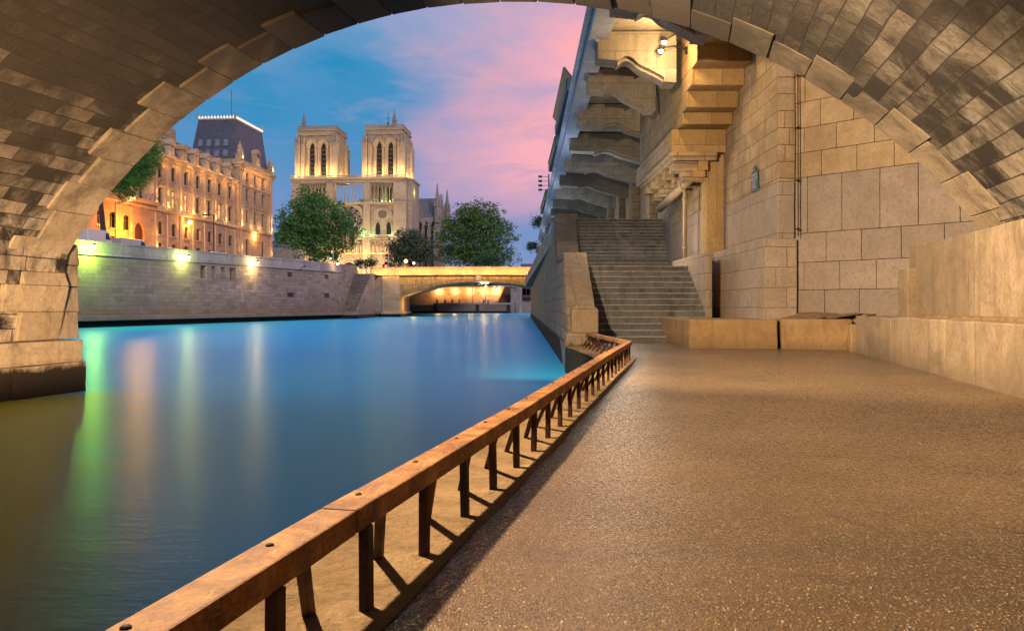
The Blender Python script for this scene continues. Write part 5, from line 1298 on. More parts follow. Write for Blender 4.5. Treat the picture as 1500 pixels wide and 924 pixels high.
# --- towers
def tower(x0, tname, spire):
    X = lambda dx: x0 + dx
    tw = bpy.data.objects.new(tname, None); C.objects.link(tw); tw.parent = ca; tw.location = V((cx(x0+30), KY+6, cz(262))) - KC
    P_ = lambda *a, **k: cb(*a, parent=tw, **k)
    mb = MB(); W = cx(X(60))-cx(X(4)); H = cz(196)-cz(262)
    o1 = [(cx(X(dx))-cx(X(4))-.84, cx(X(dx))-cx(X(4))+.84, .3, cz(206.5)-cz(262), 2.0) for dx in (24.2, 41.2)]
    q_ = facade(mb, (cx(X(4)),KY+1.0,cz(262)), (1,0,0), (0,-1,0), W, H, o1, 1.0)
    q2 = facade(mb, (cx(X(60)),KY+1.0,cz(262)), (0,1,0), (1,0,0), 11.0, H, [(3.2,4.7,.3,cz(206.5)-cz(262),2.0),(6.4,7.9,.3,cz(206.5)-cz(262),2.0)], 1.0)
    mb.face([(cx(X(4)),KY+1,cz(262)),(cx(X(4)),KY+12,cz(262)),(cx(X(4)),KY+12,cz(196)),(cx(X(4)),KY+1,cz(196))]); mb.face([(cx(X(4)),KY+12,cz(262)),(cx(X(60)),KY+12,cz(262)),(cx(X(60)),KY+12,cz(196)),(cx(X(4)),KY+12,cz(196))])
    mb.face([(cx(X(4)),KY+1,cz(196.2)),(cx(X(60)),KY+1,cz(196.2)),(cx(X(60)),KY+12,cz(196.2)),(cx(X(4)),KY+12,cz(196.2))])
    mb.build('belfry', M['cath'], tw, recalc=False)
    for dx in (24.2, 41.2):
        mb = MB(); c = cx(X(dx)); mb.face([(c-.84,KY+1.95,cz(262)),(c+.84,KY+1.95,cz(262)),(c+.84,KY+1.95,cz(205)),(c-.84,KY+1.95,cz(205))]); lo = mb.build('louvre_opening', M['louvre'], tw, recalc=False)
        mb = MB()
        for k in range(7): z = cz(258-6.6*k); mb.hexa([(c-.84,KY+1.3,z-.1),(c+.84,KY+1.3,z-.1),(c+.84,KY+1.9,z+.15),(c-.84,KY+1.9,z+.15)], [(c-.84,KY+1.3,z),(c+.84,KY+1.3,z),(c+.84,KY+1.9,z+.25),(c-.84,KY+1.9,z+.25)])
        mb.build('louvre_slats', M['slate'], lo)
        for j in range(3):
            ob = arch_trim('belfry_arch', X(dx), 1.75-.3*j, cz(214), 2.5-.3*j, .45+.15*j, .3, parent=tw, th=.4)
        for s_ in (-1, 1):
            for j in range(2): mb = MB(); xx = c+s_*(1.02+.36*j); mb.tube([(xx,KY+.8-.18*j,cz(261.5)),(xx,KY+.8-.18*j,cz(215))], .16, 7); mb.lathe((xx,KY+.8-.18*j,cz(215)), [(.16,0),(.28,.35)], 7); mb.build('shaft', M['cath'], tw, smooth=True)
    for y_ in (3.9, 7.2):
        mb = MB(); mb.face([(cx(X(60))-.9,KY+1+y_-.75,cz(261)),(cx(X(60))-.9,KY+1+y_+.75,cz(261)),(cx(X(60))-.9,KY+1+y_+.75,cz(205)),(cx(X(60))-.9,KY+1+y_-.75,cz(205))]); mb.build('louvre_opening', M['louvre'], tw, recalc=False)
    # corner buttresses with crocketed tops
    for bx0, bx1, d0, d1 in ((0,7,-.3,2.2),(8,13.5,.2,1.5),(52,57.5,.2,1.5),(57,64.5,-.3,2.2),(60,65,9.8,12.8),(0,7,10.5,12.5)):
        P_('corner_buttress', X(bx0), X(bx1), 208, 262, d0, d1, bevel=.12)
        for k in range(2):
            xx = cx(X(bx0+(bx1-bx0)*(.25+.5*k))); mb = MB(); mb.lathe((xx,KY+d0+.5,cz(208)), [(.42,0),(.34,.6),(.5,.7),(.26,1.3),(.34,1.4),(.1,2.1),(.16,2.2),(.02,2.6)], 6); mb.build('pinnacle', M['cath'], tw)
        mb = MB(); xx0, xx1 = cx(X(bx0))-.15, cx(X(bx1))+.15; mb.box(xx0,xx1,KY+d0-.15,KY+d1+.1,cz(212),cz(210)); mb.build('buttress_band', M['cath'], tw)
    P_('frieze', X(4.6), X(59.6), 190.5, 197, .5, 12.3); P_('cornice', X(3), X(61), 187.8, 190.4, .1, 12.8)
    mb = MB()
    for k in range(26): xx = cx(X(5.5))+k*.42; mb.box(xx-.12,xx+.12,KY+.38,KY+.52,cz(196),cz(191.5))
    mb.build('frieze_foliage', M['cath'], tw)
    balustrade(X(3.6), X(60), 182.5, 187.8, .3, parent=tw, step_=1.7)
    mb = MB(); xs_ = cx(X(60)); mb.box(xs_-.15,xs_+.1,KY+.4,KY+12.4,cz(183.6),cz(182.5)); mb.box(xs_-.15,xs_+.1,KY+.4,KY+12.4,cz(187.8),cz(186.6))
    for k in range(28): mb.box(xs_-.1,xs_+.05,KY+.6+.42*k,KY+.8+.42*k,cz(186.6),cz(183.6))
    mb.build('balustrade', M['cath'], tw)
    mb = MB(); mb.hexa([(cx(X(8)),KY+1.5,cz(187)),(cx(X(56)),KY+1.5,cz(187)),(cx(X(56)),KY+11.5,cz(187)),(cx(X(8)),KY+11.5,cz(187))], [(cx(X(26)),KY+6,cz(178.5)),(cx(X(38)),KY+6,cz(178.5)),(cx(X(38)),KY+7,cz(178.5)),(cx(X(26)),KY+7,cz(178.5))]); mb.build('tower_roof', M['lead'], tw)
    mb = MB(); sx, hy = spire; c = V((cx(X(sx)),KY+1.0,cz(184))); mb.lathe(c, [(.62,0),(.62,1.3),(.78,1.4),(.62,1.6),(.3,3.0),(.08,4.0),(.16,4.15),(.02,4.6)], 8); mb.build('corner_turret', M['cathd'], tw)
    # golden flood lights at the belfry foot
    for dx, d, pw in ((3.5,-1.2,110),(10.5,-.4,80),(18.5,-.2,90),(32.6,-.4,150),(47.5,-.2,90),(55,-.4,120),(61,-1.2,120)):
        lamp('POINT', V((cx(X(dx)),KY+d,cz(259.5))), pw*3.4, GOLD, .15, parent=ca)
        lamp('POINT', V((cx(X(dx)),KY+d-1.2,cz(250))), pw*3.2, (1,.62,.24), .3, parent=ca)
    for d in (3,7,10.5): lamp('POINT', V((cx(X(66)),KY+d,cz(258))), 1200, GOLD, .3, parent=ca)
    for dx in (24.2,41.2): lamp('POINT', V((cx(X(dx)),KY-.9,cz(219))), 170, (1,.58,.2), .2, parent=ca)
    return tw
tower(430, 'tower', (12, 0)); tw2 = tower(530.5, 'tower', (47, 0))
mb = MB(); c = V((cx(563.5),KY+5,cz(180))); mb.lathe(c, [(.5,0),(.3,.8),(.08,1.2),(.06,3.4)], 6); mb.box(c.x-.35,c.x+.35,c.y-.05,c.y+.05,c.z+2.3,c.z+2.45); mb.box(c.x-.05,c.x+.05,c.y-.05,c.y+.05,c.z+3.3,c.z+4.0); mb.build('roof_cross', M['iron'], ca)
# front washes
for xc, y_, pw, col in ((448,296,70,(.9,1,.35)),(462,296,70,(.9,1,.35)),(550,296,70,(.85,1,.35)),(562,296,70,(.85,1,.35)),(573,296,70,(.85,1,.35)),(500,296,50,GOLD),(522,296,50,GOLD),
                        (548,344,60,(.55,1,.3)),(575,344,50,(.9,1,.3)),(533,344,90,(.35,1,.3)),(495,344,60,GOLD)):
    lamp('POINT', V((cx(xc),KY-.7,cz(y_))) + V((0,.2 if y_ < 300 else -.9,0)), pw*3.6, col, .2, parent=ca)
for xc in (440,452,464,476,488,500,512,524,536,548,560,572,584): lamp('POINT', V((cx(xc),KY-1.9,cz(370))), 150, (1,.55,.14), .15, parent=ca)
for xc in (440,475,511,545,590): lamp('POINT', V((cx(xc),KY-12,cz(408))), 6500, (1,.70,.36), .6, parent=ca)
lamp('POINT', V((cx(607),KY+5,cz(280))), 160, (.9,1,.3), .4, parent=ca)
# nave and south transept behind
mb = MB(); xa, xb = cx(545), cx(596)+6
mb.prism([(cx(480),KY+13,cz(320)),(cx(540),KY+13,cz(320)),(cx(510),KY+13,cz(282))], (0,60,0)); mb.build('nave_roof', M['lead'], ca)
mb = MB(); mb.box(cx(470),cx(552),KY+13.1,KY+73,5.9,cz(320)); mb.build('nave_wall', M['cathd'], ca)
K2 = 268.0
ax = lambda x: (x-HX)/F*K2
az = lambda y: EYE + (HY-y)/F*K2
mb = MB()
mb.hexa([(ax(560),K2-6,az(322)),(ax(634),K2-6,az(322)),(ax(634),K2+6,az(322)),(ax(560),K2+6,az(322))], [(ax(560),K2,az(291.5)),(ax(633),K2,az(291.5)),(ax(633),K2+.2,az(291.5)),(ax(560),K2+.2,az(291.5))]); mb.build('transept_roof', M['lead'], ca)
mb = MB(); mb.box(ax(560),ax(638),K2-6,K2+6,5.9,az(322)); mb.build('transept_wall', M['cathd'], ca)
mb = MB(); mb.prism([(ax(633),K2-6,az(322)),(ax(633),K2+6,az(322)),(ax(633),K2,az(286))], (1.0,0,0)); mb.build('transept_gable', M['cathd'], ca)
for x, y_, d in ((634.5, 272, -6.2), (640.5, 274, 6.0)):
    mb = MB(); c = V((ax(x),K2+d,az(330))); h1 = az(308)-az(330); h2 = az(y_)-az(308)
    mb.lathe(c, [(1.1,0),(1.1,h1),(1.3,h1+.2),(.95,h1+.5),(.5,h1+h2*.5),(.25,h1+h2*.8),(.3,h1+h2*.83),(.03,h1+h2)], 8); mb.build('transept_spire', M['cathd'], ca)
    for k in range(4):
        a = PI/4+k*PI/2; mb = MB(); mb.lathe(c+V((1.15*math.cos(a),1.15*math.sin(a),h1)), [(.25,0),(.28,1.2),(.02,3.0)], 6); mb.build('spire_pinnacle', M['cathd'], ca)
for k, x in enumerate((607, 616, 625, 634)):
    mb = MB(); mb.box(ax(x)-.6,ax(x)+.6,K2-10,K2-5.9,5.9,az(348-2*k)); mb.prism([(ax(x)-.6,K2-10,az(348-2*k)),(ax(x)+.6,K2-10,az(348-2*k)),(ax(x),K2-10,az(338-2*k))], (0,3.8,0)); mb.build('flying_buttress_pier', M['cathd'], ca)
mb = MB(); mb.box(ax(600),ax(641),K2-7.5,K2-6.1,5.9,az(352)); mb.build('chapel_wall', M['cathd'], ca)
for k in range(3):
    mb = MB(); c = ax(610+9*k); mb.prism([(c-.8,K2-6.05,az(345)),(c+.8,K2-6.05,az(345)),(c+.8,K2-6.05,az(333)),(c,K2-6.05,az(327)),(c-.8,K2-6.05,az(333))], (0,-.04,0)); mb.build('clerestory_window', M['glass'], ca)
mb = MB(); c = V((ax(608),K2-5.4,az(318))); mb.prism([(c.x-1.4,c.y,c.z-1),(c.x+1.4,c.y,c.z-1),(c.x+1.4,c.y,c.z+1.2),(c.x,c.y,c.z+3.6),(c.x-1.4,c.y,c.z+1.2)], (0,3,0)); mb.build('roof_dormer', M['cathd'], ca)
ca.rotation_euler = (0, 0, R(-4))

# ================================================================== river stairs and the small bridge
rs = thing('river_stairs', (-22.5, 108, 0), 'narrow dark flight of stone steps climbing from the water beside the small bridge', 'stairs')
n = 34; SY0, SY1 = 107.4, 119.2
prof_ = [(SY0,-2.8)]
for k in range(n):
    z = .27 + 5.7*(k+1)/n; y = SY0 + (SY1-SY0)*k/n
    mb = MB(); mb.box(-23.8, -21.42, y, y+ ((SY1-SY0)/n if k < n-1 else 1.4), z-.5, z); mb.build('step', M['riser'], rs)
    prof_ += [(y, z+.01), (y+(SY1-SY0)/n, z+.01)]
prof_ += [(SY1+1.4, 5.98), (SY1+1.4,-2.8)]
mb = MB(); mb.prism([(-21.4,y,z) for y,z in prof_], (.3,0,0)); mb.build('stepped_side_wall', M['bank'], rs)
mb = MB(); mb.box(-23.8,-20.9,106.2,SY0-.01,-2.8,.27); mb.build('landing', M['bank'], rs)
mb = MB(); mb.prism([(-23.81,107.5,-2.8),(-23.81,121,-2.8),(-23.81,121,6.9),(-23.81,112.2,6.9)], (-.4,0,0)); mb.build('side_wall', M['bank'], rs)

sb = thing('small_bridge', (-5, 125, 0), 'low single-arch stone bridge with a glowing yellow parapet across the river', 'bridge')
BY, BD = 125.0, 12.0
ct, kk = -5.09, .01524
cz2 = lambda X: 5.02 - kk*(X-ct)**2
XL, XR = -17.9, 7.7
xs_ = [XL + (XR-XL)*i/40 for i in range(41)]
mb = MB()
for a, b in zip(xs_, xs_[1:]):
    za, zb = cz2(a), cz2(b)
    nrm = lambda X: V((2*kk*(X-ct), 0, 1)).normalized()*1.15
    pa_, pb_ = V((a,BY,za)), V((b,BY,zb))
    mb.face([pa_, pb_, (b,BY,6.0), (a,BY,6.0)], uv=[(a,za),(b,zb),(b,6.0),(a,6.0)])
mb.build('spandrel', M['arch2'], sb, recalc=False)
mb = MB()
for a, b in zip(xs_, xs_[1:]): mb.face([(a,BY+BD,cz2(a)),(b,BY+BD,cz2(b)),(b,BY+BD,6.0),(a,BY+BD,6.0)])
mb.build('spandrel', M['arch2'], sb, recalc=False)
mb = MB()
for a, b in zip(xs_, xs_[1:]): mb.face([(a,BY-.0,cz2(a)),(b,BY,cz2(b)),(b,BY+BD,cz2(b)),(a,BY+BD,cz2(a))], uv=[(0,a),(0,b),(BD,b),(BD,a)])
mb.build('arch_soffit', M['arch2s'], sb, recalc=False)
mb = MB()                                   # voussoir ring
for i in range(44):
    a, b = XL + (XR-XL)*i/44+.02, XL + (XR-XL)*(i+1)/44-.02
    N_ = lambda X: V((2*kk*(X-ct)*1.0, 0, 1)).normalized()
    p0, p1 = V((a,BY-.05,cz2(a))), V((b,BY-.05,cz2(b)))
    q0, q1 = p0+N_(a)*.62, p1+N_(b)*.62
    mb.hexa([p0,p1,p1+V((0,.3,0)),p0+V((0,.3,0))], [q0,q1,q1+V((0,.3,0)),q0+V((0,.3,0))])
mb.build('arch_ring', M['arch2'], sb, bevel=.02)
mb = MB(); mb.box(XL-2.75,XL,BY-.25,BY+BD,-2.8,5.95); mb.build('abutment', M['arch2s'], sb, bevel=.04)
mb = MB(); mb.box(XR,XR+3,BY-.25,BY+BD,-2.8,5.95); mb.build('abutment', M['arch2s'], sb, bevel=.04)
mb = MB(); mb.box(XL-2.9,XL+.25,BY-.5,BY+BD+.2,-2.8,.2); mb.build('abutment_foot', M['arch2s'], sb, bevel=.05)
mb = MB(); mb.box(XL-2.85,XL+.12,BY-.34,BY+BD,2.35,2.6); mb.build('springing_band', M['arch2s'], sb)
mb = MB(); mb.box(XL-6.2,XL-2.8,BY-.1,BY+BD,-2.8,6.0); mb.build('wing_wall', M['bank'], sb)
mb = MB(); pts = [(XL-3.35+.5*math.cos(t), BY-.14, 3.6+.8*math.sin(t)) for t in [PI*i/10 for i in range(11)]] + [(XL-3.85,BY-.14,.3),(XL-2.85,BY-.14,.3)]; mb.prism(pts, (0,.05,0)); mb.build('arched_doorway', M['cathd'], sb)
mb = MB(); mb.box(-5.75,-4.95,BY-.2,BY+.4,5.0,5.98); mb.build('keystone', M['bankcap'], sb, bevel=.03)
def hump(name, z0, z1, y0, y1, mat):
    mb = MB(); nn = 24; XA, XB_ = XL-4.6, XR+3
    hz = lambda X: .12*(1-((X-ct)/15)**2)
    for i in range(nn):
        a, b = XA+(XB_-XA)*i/nn, XA+(XB_-XA)*(i+1)/nn-.01
        mb.hexa([(a,y0,z0+hz(a)),(b,y0,z0+hz(b)),(b,y1,z0+hz(b)),(a,y1,z0+hz(a))], [(a,y0,z1+hz(a)),(b,y0,z1+hz(b)),(b,y1,z1+hz(b)),(a,y1,z1+hz(a))])
    return mb.build(name, mat, sb, bevel=.015)
hump('cornice', 5.9, 6.12, BY-.35, BY+BD+.35, M['bankcap']); hump('parapet', 6.124, 7.1, BY-.05, BY+.3, M['arch2s']); hump('parapet', 6.124, 7.1, BY+BD-.3, BY+BD, M['arch2s']); hump('coping', 7.104, 7.25, BY-.12, BY+.4, M['arch2s'])
for i in range(22):
    X = XL-3.6 + i*1.15
    lamp('POINT', (X, BY-.85, 6.45), 95*(1+.35*math.sin(i*2.1)), (1.0,.50,.07), .08, parent=sb)
mb = MB(); mb.box(-5.1,-3.9,BY+1.4,BY+6,4.86,4.96); mb.build('arch_light_strip', M['bulbo'], sb)
lamp('POINT', (-4.6,BY+3,4.4), 400, ORANGE, .2, parent=sb)
lamp('POINT', (-16.2,BY+4,1.4), 330, ORANGE, .2, parent=sb); lamp('POINT', (3.5,BY-1.8,5.0), 150, GOLD, .2, parent=sb)

# far quay seen through the small arch
QY = 196.0
fq_ = thing('far_quay', (-12, QY, 0), 'distant lower quay and wall with orange lamps seen under the small bridge', 'wall')
fx = lambda x: (x-HX)/F*QY
fz = lambda y: EYE + (HY-y)/F*QY
mb = MB(); mb.box(fx(575),fx(748),QY,QY+5,-2.8,fz(446.5)); mb.build('lower_quay', M['bank'], fq_, bevel=.05)
mb = MB(); mb.box(fx(635),fx(748),QY-.2,QY+.6,fz(446.4),fz(443.5)); mb.build('quay_coping', M['bankcap'], fq_)
mb = MB(); mb.box(fx(575),fx(750),QY+6.5,QY+7.5,-2.8,6.4); mb.build('upper_wall', M['bank'], fq_)
mb = MB(); mb.box(fx(575),fx(750),QY+6.3,QY+7.6,6.0,6.3); mb.build('wall_coping', M['bankcap'], fq_)
for x in (638, 700, 745): mb = MB(); mb.box(fx(x)-.3,fx(x)+.3,QY-.35,QY-.0,-2.8,fz(446)); mb.build('fender_post', M['iron'], fq_)
n = 16
for k in range(n):
    a = k/n; mb = MB(); mb.box(fx(728)+a*2.0, fx(746)+a*2.0, QY+1.5+4.5*a, QY+6.3, fz(446), fz(446)+.3+4.6*a); mb.build('step', M['wood'], fq_)
mb = MB(); mb.prism([(fx(746),QY+1.2,1.2),(fx(755),QY+6,6.3),(fx(765),QY+6,6.3),(fx(765),QY+1.2,-2.8),(fx(746),QY+1.2,-2.8)], (0,.6,0)); mb.build('stair_side', M['cathd'], fq_)
for x in (751, 758): mb = MB(); mb.box(fx(x)-.5,fx(x)+.5,QY-.2,QY+1,-2.8,5.6); mb.build('mooring_pier', M['cathd'], fq_)
for x in (640, 664, 687, 708, 727):
    p = V((fx(x), QY+5.9, 5.5)); t = thing('quay_lamp', p, 'small orange down-light on the far quay wall seen through the small arch', 'lamp', 'down-lights on the far quay wall')
    mb = MB(); mb.tube([p+V((0,.6,.3)), p+V((0,.2,.35)), p], .05, 6); mb.build('arm', M['iron'], t)
    mb = MB(); mb.ball(p, .16, 8); mb.build('bulb', M['bulbo'], t, smooth=True)
    lamp('POINT', p+V((0,-.4,-.5)), 900, (1,.45,.12), .2, parent=t)
for x, y_, lb in ((692,418,'lit street lamp above the far quay, left of the two seen under the arch'), (711.5,420,'lit street lamp above the far quay, right of the two seen under the arch')):
    p = at(x, y_, QY+4); t = thing('street_lamp', V((p.x,p.y,1.4)), lb, 'street lamp')
    mb = MB(); mb.tube([(p.x,p.y,1.4),p], .07, 6); mb.build('pole', M['iron'], t)
    mb = MB(); mb.ball(p, .35, 10); mb.build('globe', M['bulbo'], t, smooth=True); lamp('POINT', p+V((0,-.5,-.3)), 60, (1,.5,.15), .2, parent=t)
tree('far_tree', 'dark tree beyond the far quay seen under the right half of the arch', (fx(727), QY+12, 5.9), 1.5, .2, [(fx(727),QY+12,6.6,4.5,3,1.8)], 1500, .45, M['leafd'], limbs=3)
# a farther bridge end in dull red iron
t = thing('far_iron_bridge', (8, 215, 3), 'dark red iron bridge end far behind the right side of the small arch', 'bridge')
mb = MB(); mb.box(at(764,0,215).x, 22, 214, 222, 3.4, 4.2); mb.build('deck_girder', M['wood'], t); 
for k in range(5): mb = MB(); mb.box(at(765,0,215).x+1.0*k, at(765,0,215).x+1.0*k+.15, 213.9, 214.1, 4.2, 5.8); mb.build('post', M['wood'], t)
mb = MB(); mb.box(at(764,0,215).x, 22, 213.9, 214.2, 5.8, 6.1); mb.build('top_rail', M['wood'], t)
mb = MB(); mb.box(at(764,0,215).x, 30, 216, 240, -2.8, 3.4); mb.build('abutment', M['cathd'], t)
# distant lit block at the far right end of the river
house(762, 781, 386, 392, 300, 'distant house with lit roof terrace at the end of the river beside the quay', M['hall'], False)

# people sitting on the far quay edge
def person_mesh():
    vs = [(0,0,.0),(0,.02,.28),(0,.0,.52),(0,-.02,.63),(0,-.04,.78),(-.09,-.05,.0),(-.11,-.45,.03),(-.11,-.47,-.42),(-.11,-.58,-.44),(.09,-.05,0),(.11,-.45,.03),(.11,-.47,-.42),(.11,-.58,-.44),(-.19,0,.5),(-.25,-.06,.24),(-.16,-.28,.1),(.19,0,.5),(.25,-.06,.24),(.16,-.28,.1)]
    es = [(0,1),(1,2),(2,3),(3,4),(0,5),(5,6),(6,7),(7,8),(0,9),(9,10),(10,11),(11,12),(2,13),(13,14),(14,15),(2,16),(16,17),(17,18)]
    rd = [.15,.15,.14,.06,.11,.1,.08,.05,.045,.1,.08,.05,.045,.07,.05,.04,.07,.05,.04]
    me = bpy.data.meshes.new('person'); me.from_pydata(vs, es, []); o = bpy.data.objects.new('tmp', me); C.objects.link(o)
    o.modifiers.new('s', 'SKIN'); 
    for i, v in enumerate(me.skin_vertices[0].data): v.radius = (rd[i], rd[i]*.9); v.use_root = (i == 0)
    s = o.modifiers.new('d', 'SUBSURF'); s.levels = 1; s.render_levels = 1
    bpy.context.view_layer.update()
    r_ = bpy.data.meshes.new_from_object(o.evaluated_get(bpy.context.evaluated_depsgraph_get()))
    bpy.data.objects.remove(o); return r_
pm = person_mesh()
skin = plain('skin', (.35,.2,.13), .6)
for i, (x, colr, lb) in enumerate(((640,(.12,.03,.05),'person in a dark red top sitting on the far quay edge, furthest left'), (652,(.02,.03,.06),'person in dark blue sitting on the far quay edge'), (662.5,(.10,.10,.11),'person in grey sitting on the far quay edge between two others'), (673,(.55,.5,.48),'person in a white top sitting on the far quay edge'), (709,(.03,.03,.03),'person in black sitting on the far quay edge, apart from the group'), (715,(.3,.22,.2),'person in a pale top sitting on the far quay edge, furthest right'))):
    me = pm.copy(); me.materials.clear(); me.materials.append(plain('clothes', colr, .8)); me.materials.append(skin)
    for p in me.polygons:
        p.use_smooth = True; p.material_index = 1 if p.center.z > .62 else 0
    o = bpy.data.objects.new('person', me); C.objects.link(o); o.location = (fx(x), QY-.02, fz(443.5)+.13); o.rotation_euler = (0,0,R(random.uniform(-30,30)))
    tag(o, lb, 'person', 'people sitting on the far quay')

# litter on the walkway
for k, (x, y_) in enumerate(((1258,609),(1406,644),(1220,655),(1348,651),(1104,645))):
    Yd = F/(y_-HY); p = V(((x-HX)/F*Yd, Yd, .006)); mb = MB(); a = random.uniform(0,PI); d = V((math.cos(a),math.sin(a),0))
    mb.tube([p+V((0,0,.004))-d*.014, p+V((0,0,.004))+d*.014], .004, 6)
    tag(mb.build('cigarette_butt', plain('butt_paper', (.40,.16,.05), .8)), 'orange cigarette butt lying on the gritty walkway', 'litter', 'cigarette butts on the walkway')

# ================================================================== light
w = bpy.data.worlds.new('World'); bpy.context.scene.world = w; w.use_nodes = True
nt = w.node_tree; nt.nodes.clear()
def N(k, **kw):
    x = nt.nodes.new(k)
    for a, b in kw.items(): setattr(x, a, b)
    return x
lk = nt.links.new
wo = N('ShaderNodeOutputWorld'); bg = N('ShaderNodeBackground'); bg2 = N('ShaderNodeBackground'); ad = N('ShaderNodeAddShader')
sky = N('ShaderNodeTexSky'); sky.sky_type = 'NISHITA'; sky.sun_disc = False; sky.sun_elevation = R(24); sky.sun_rotation = R(150)
lk(sky.outputs[0], bg.inputs[0]); bg.inputs[1].default_value = .004
tc = N('ShaderNodeTexCoord'); sp_ = N('ShaderNodeSeparateXYZ'); lk(tc.outputs['Generated'], sp_.inputs[0])
def wm(op, a, b=None, clamp=False):
    x = N('ShaderNodeMath', operation=op); x.use_clamp = clamp
    for v, i in ((a,0),(b,1)):
        if v is None: continue
        if isinstance(v, (int,float)): x.inputs[i].default_value = v
        else: lk(v, x.inputs[i])
    return x.outputs[0]
def wramp(f, stops):
    x = N('ShaderNodeValToRGB'); e = x.color_ramp.elements
    while len(e) > 1: e.remove(e[-1])
    for i, (p, c) in enumerate(stops):
        k = e[0] if i == 0 else e.new(p); k.position = p; k.color = (c,c,c,1) if isinstance(c,(int,float)) else (*c,1)
    lk(f, x.inputs[0]); return x.outputs[0]
def wmix(f, a, b):
    x = N('ShaderNodeMix', data_type='RGBA')
    for v, i in ((f,0),(a,6),(b,7)):
        if isinstance(v, (int,float)): x.inputs[i].default_value = v
        elif isinstance(v, tuple): x.inputs[i].default_value = (*v,1)
        else: lk(v, x.inputs[i])
    return x.outputs[2]
sx, sy, sz = sp_.outputs
az_ = wm('ARCTAN2', sx, sy)                 # azimuth, 0 = straight ahead
def wnoise(scale, stretch, loc, detail=6, rough=.6, dist=.4):
    m = N('ShaderNodeMapping'); m.inputs['Scale'].default_value = stretch; m.inputs['Location'].default_value = loc; m.inputs['Rotation'].default_value = (0, R(-28), 0)
    lk(tc.outputs['Generated'], m.inputs[0]); n_ = N('ShaderNodeTexNoise'); n_.inputs['Scale'].default_value = scale; n_.inputs['Detail'].default_value = detail; n_.inputs['Roughness'].default_value = rough; n_.inputs['Distortion'].default_value = dist
    lk(m.outputs[0], n_.inputs['Vector']); return n_.outputs['Fac']
c1 = wnoise(2.6, (1,1,2.4), (.3,.1,.2)); c2 = wnoise(7, (1,1,3.0), (1.3,.6,.2), 7, .62)
base = wramp(sz, [(0.0,(.20,.28,.54)), (.10,(.17,.27,.54)), (.22,(.085,.28,.54)), (.34,(.12,.33,.58)), (.48,(.16,.31,.54)), (1,(.06,.17,.38))])
# deep blue patch on the left
db = wm('MULTIPLY', wramp(wm('ABSOLUTE', wm('ADD', az_, .27)), [(.05,1.),(.2,0.)]), wramp(wm('ABSOLUTE', wm('SUBTRACT', sz, .265)), [(.03,1.),(.13,0.)]))
cl = wm('ADD', wm('MULTIPLY', c1, .65), wm('MULTIPLY', c2, .35))
col = wmix(wm('MULTIPLY', db, wramp(cl, [(.42,1.),(.6,.45)])), base, (.014,.25,.50))
# lavender veil toward the top
col = wmix(wm('MULTIPLY', wramp(wm('ADD', sz, wm('MULTIPLY', wm('SUBTRACT', cl, .5), .25)), [(.27,0.),(.40,.75)]), wramp(az_, [(0,0.),(.001,1.)]) if False else .8), col, (.34,.38,.60))
# pink bank: strongest straight ahead, to the right
px_ = wm('SUBTRACT', wm('ADD', az_, wm('MULTIPLY', wm('SUBTRACT', sz, .2), .15)), wm('MULTIPLY', wm('SUBTRACT', cl, .5), -.55))
pf_ = wramp(wm('ADD', px_, .5), [(.33,0.),(.57,1.)])
pz_ = wramp(wm('ADD', sz, wm('MULTIPLY', wm('SUBTRACT', c1, .5), .16)), [(.085,0.),(.19,1.),(.30,1.),(.41,.35),(.6,.15)])
pinkc = wramp(c2, [(.35,(.90,.42,.53)),(.6,(1.0,.42,.45))])
col = wmix(wm('MULTIPLY', wm('MULTIPLY', pf_, pz_), .97), col, pinkc)
# thin blue-grey scud
col = wmix(wm('MULTIPLY', wramp(wnoise(9, (1,1,4.5), (5.1,2.2,.7), 6), [(.56,0.),(.72,1.)]), wramp(sz, [(.1,.45),(.24,.35),(.32,0.)])), col, (.24,.30,.53))
lk(col, bg2.inputs[0]); bg2.inputs[1].default_value = 1.0
lk(bg.outputs[0], ad.inputs[0]); lk(bg2.outputs[0], ad.inputs[1]); lk(ad.outputs[0], wo.inputs[0])

sl = bpy.data.lights.new('sun', 'SUN'); sl.energy = 1.7; sl.angle = R(16); sl.color = (1.0,.83,.76)
so = bpy.data.objects.new('sun', sl); C.objects.link(so)
sd = V((math.sin(R(150))*math.cos(R(24)), math.cos(R(150))*math.cos(R(24)), math.sin(R(24))))
so.rotation_euler = sd.to_track_quat('Z', 'Y').to_euler()

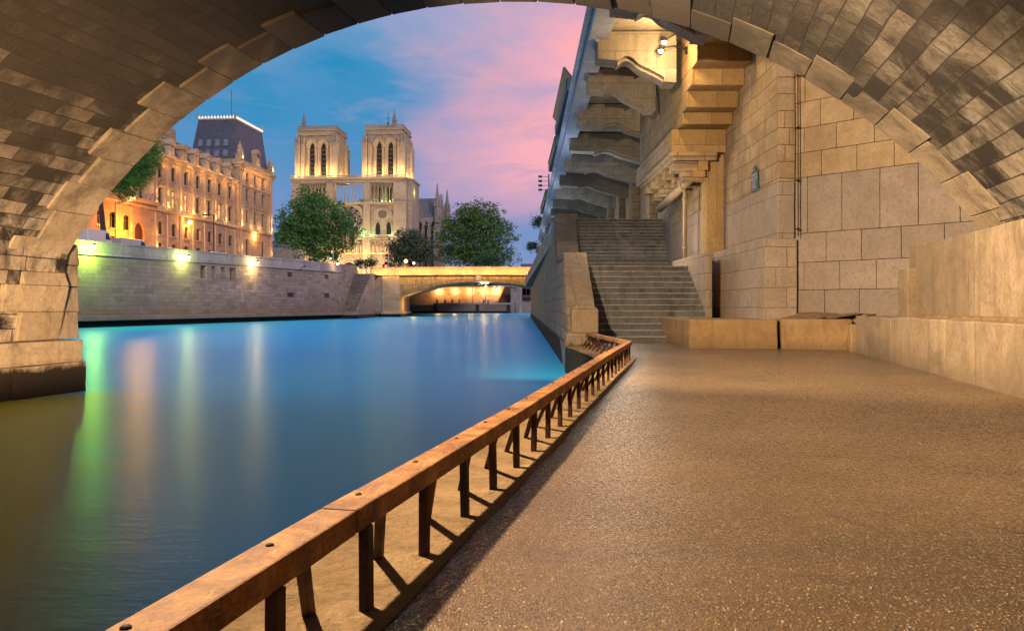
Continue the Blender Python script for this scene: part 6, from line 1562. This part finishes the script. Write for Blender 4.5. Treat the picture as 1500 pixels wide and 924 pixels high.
# added floods under the vault, out of view, brightening walkway and walls
def bl(a, s, z): return BM @ V((a, s, z))
for k, (a_, s_, z_, pw, aim_, sp_a, dz, rr_) in enumerate(((-4.4,5.0,5.4,6400,(1.6,6.5,0),124,1.1,.14),(-4.2,8.0,5.3,9000,(4.2,18,2.6),100,.5,.03))):
    ft = thing('added_vault_flood', bl(a_, s_, z_+.4), ('added flood lamp under the vault above the railing', 'second added flood lamp under the vault, closer to the stairs')[k], 'lamp')
    mb = MB(BM); mb.box(a_-.16, a_+.16, s_-.16, s_+.16, z_+.12, z_+.5); mb.tube([(a_,s_,z_+.5),(a_,s_,6.6)], .03, 6); mb.build('added_housing', M['iron'], ft)
    zb = z_-dz; ab = a_ + (-1.75-a_)*(dz/z_)       # added unseen plate keeping the light off the water
    mb = MB(BM); mb.box(ab-(1.6 if k == 0 else .75), ab, s_-1.6, s_+(1.9 if k == 0 else .78), zb, zb+.015); mb.build('added_light_shield', M['iron'], ft)
    lamp('SPOT', bl(a_, s_, z_), pw, (1.0,.745,.475), rr_, aim=bl(*aim_), spot=sp_a, blend=.5, parent=ft)
ft = thing('added_quay_flood', bl(-1.45, -1.2, 0), 'added low flood lamp on the walkway edge brightening the bridge pier', 'lamp')  # added flood behind the camera, brightening the left pier
mb = MB(BM); mb.tube([(-1.30,-1.2,0),(-1.30,-1.2,.72)], .03, 8); mb.box(-1.42,-1.22,-1.35,-1.05,.60,.86); mb.build('added_housing', M['iron'], ft, bevel=.01)
mb = MB(BM); mb.box(-1.82,-1.42,-1.45,-.75,.655,.665); mb.build('added_light_shield', M['iron'], ft)  # added plate, out of view, cutting the beam above the water
lamp('SPOT', bl(-1.5, -1.2, .70), 40000, (1.0,.66,.37), .012, aim=bl(-12.2, 12.2, 1.3), spot=58, blend=1, parent=ft)
lamp('POINT', (3.6, 26.2, 3.4), 260, (1.0,.84,.64), .5, name='added_landing_fill')  # added bare light brightening the stairs and bracket fronts
# added cool lights without fixtures along the upper quay, brightening the brackets
for yy_ in (37.5, 50, 64, 80, 98): lamp('POINT', (XT(yy_)+.5, yy_, 5.4), 260, (.62,.76,1.0), .2, name='added_quay_fill')
# ================================================================== camera, render settings
cam = bpy.data.cameras.new('camera'); co = bpy.data.objects.new('camera', cam); C.objects.link(co)
co.location = (0, 0, EYE); co.rotation_euler = (PI/2, 0, 0)
cam.sensor_width = 36; cam.lens = F*36/1500; cam.shift_y = -13/1500; cam.clip_start = .05; cam.clip_end = 3000
sc = bpy.context.scene; sc.camera = co
sc.view_settings.view_transform = 'Standard'; sc.view_settings.look = 'None'; sc.view_settings.exposure = 0; sc.view_settings.gamma = 1
sc.render.engine = 'CYCLES'
sc.cycles.use_denoising = True; sc.cycles.sample_clamp_indirect = 4; sc.cycles.max_bounces = 6; sc.cycles.diffuse_bounces = 3; sc.cycles.glossy_bounces = 3
sc.cycles.caustics_reflective = False; sc.cycles.caustics_refractive = False
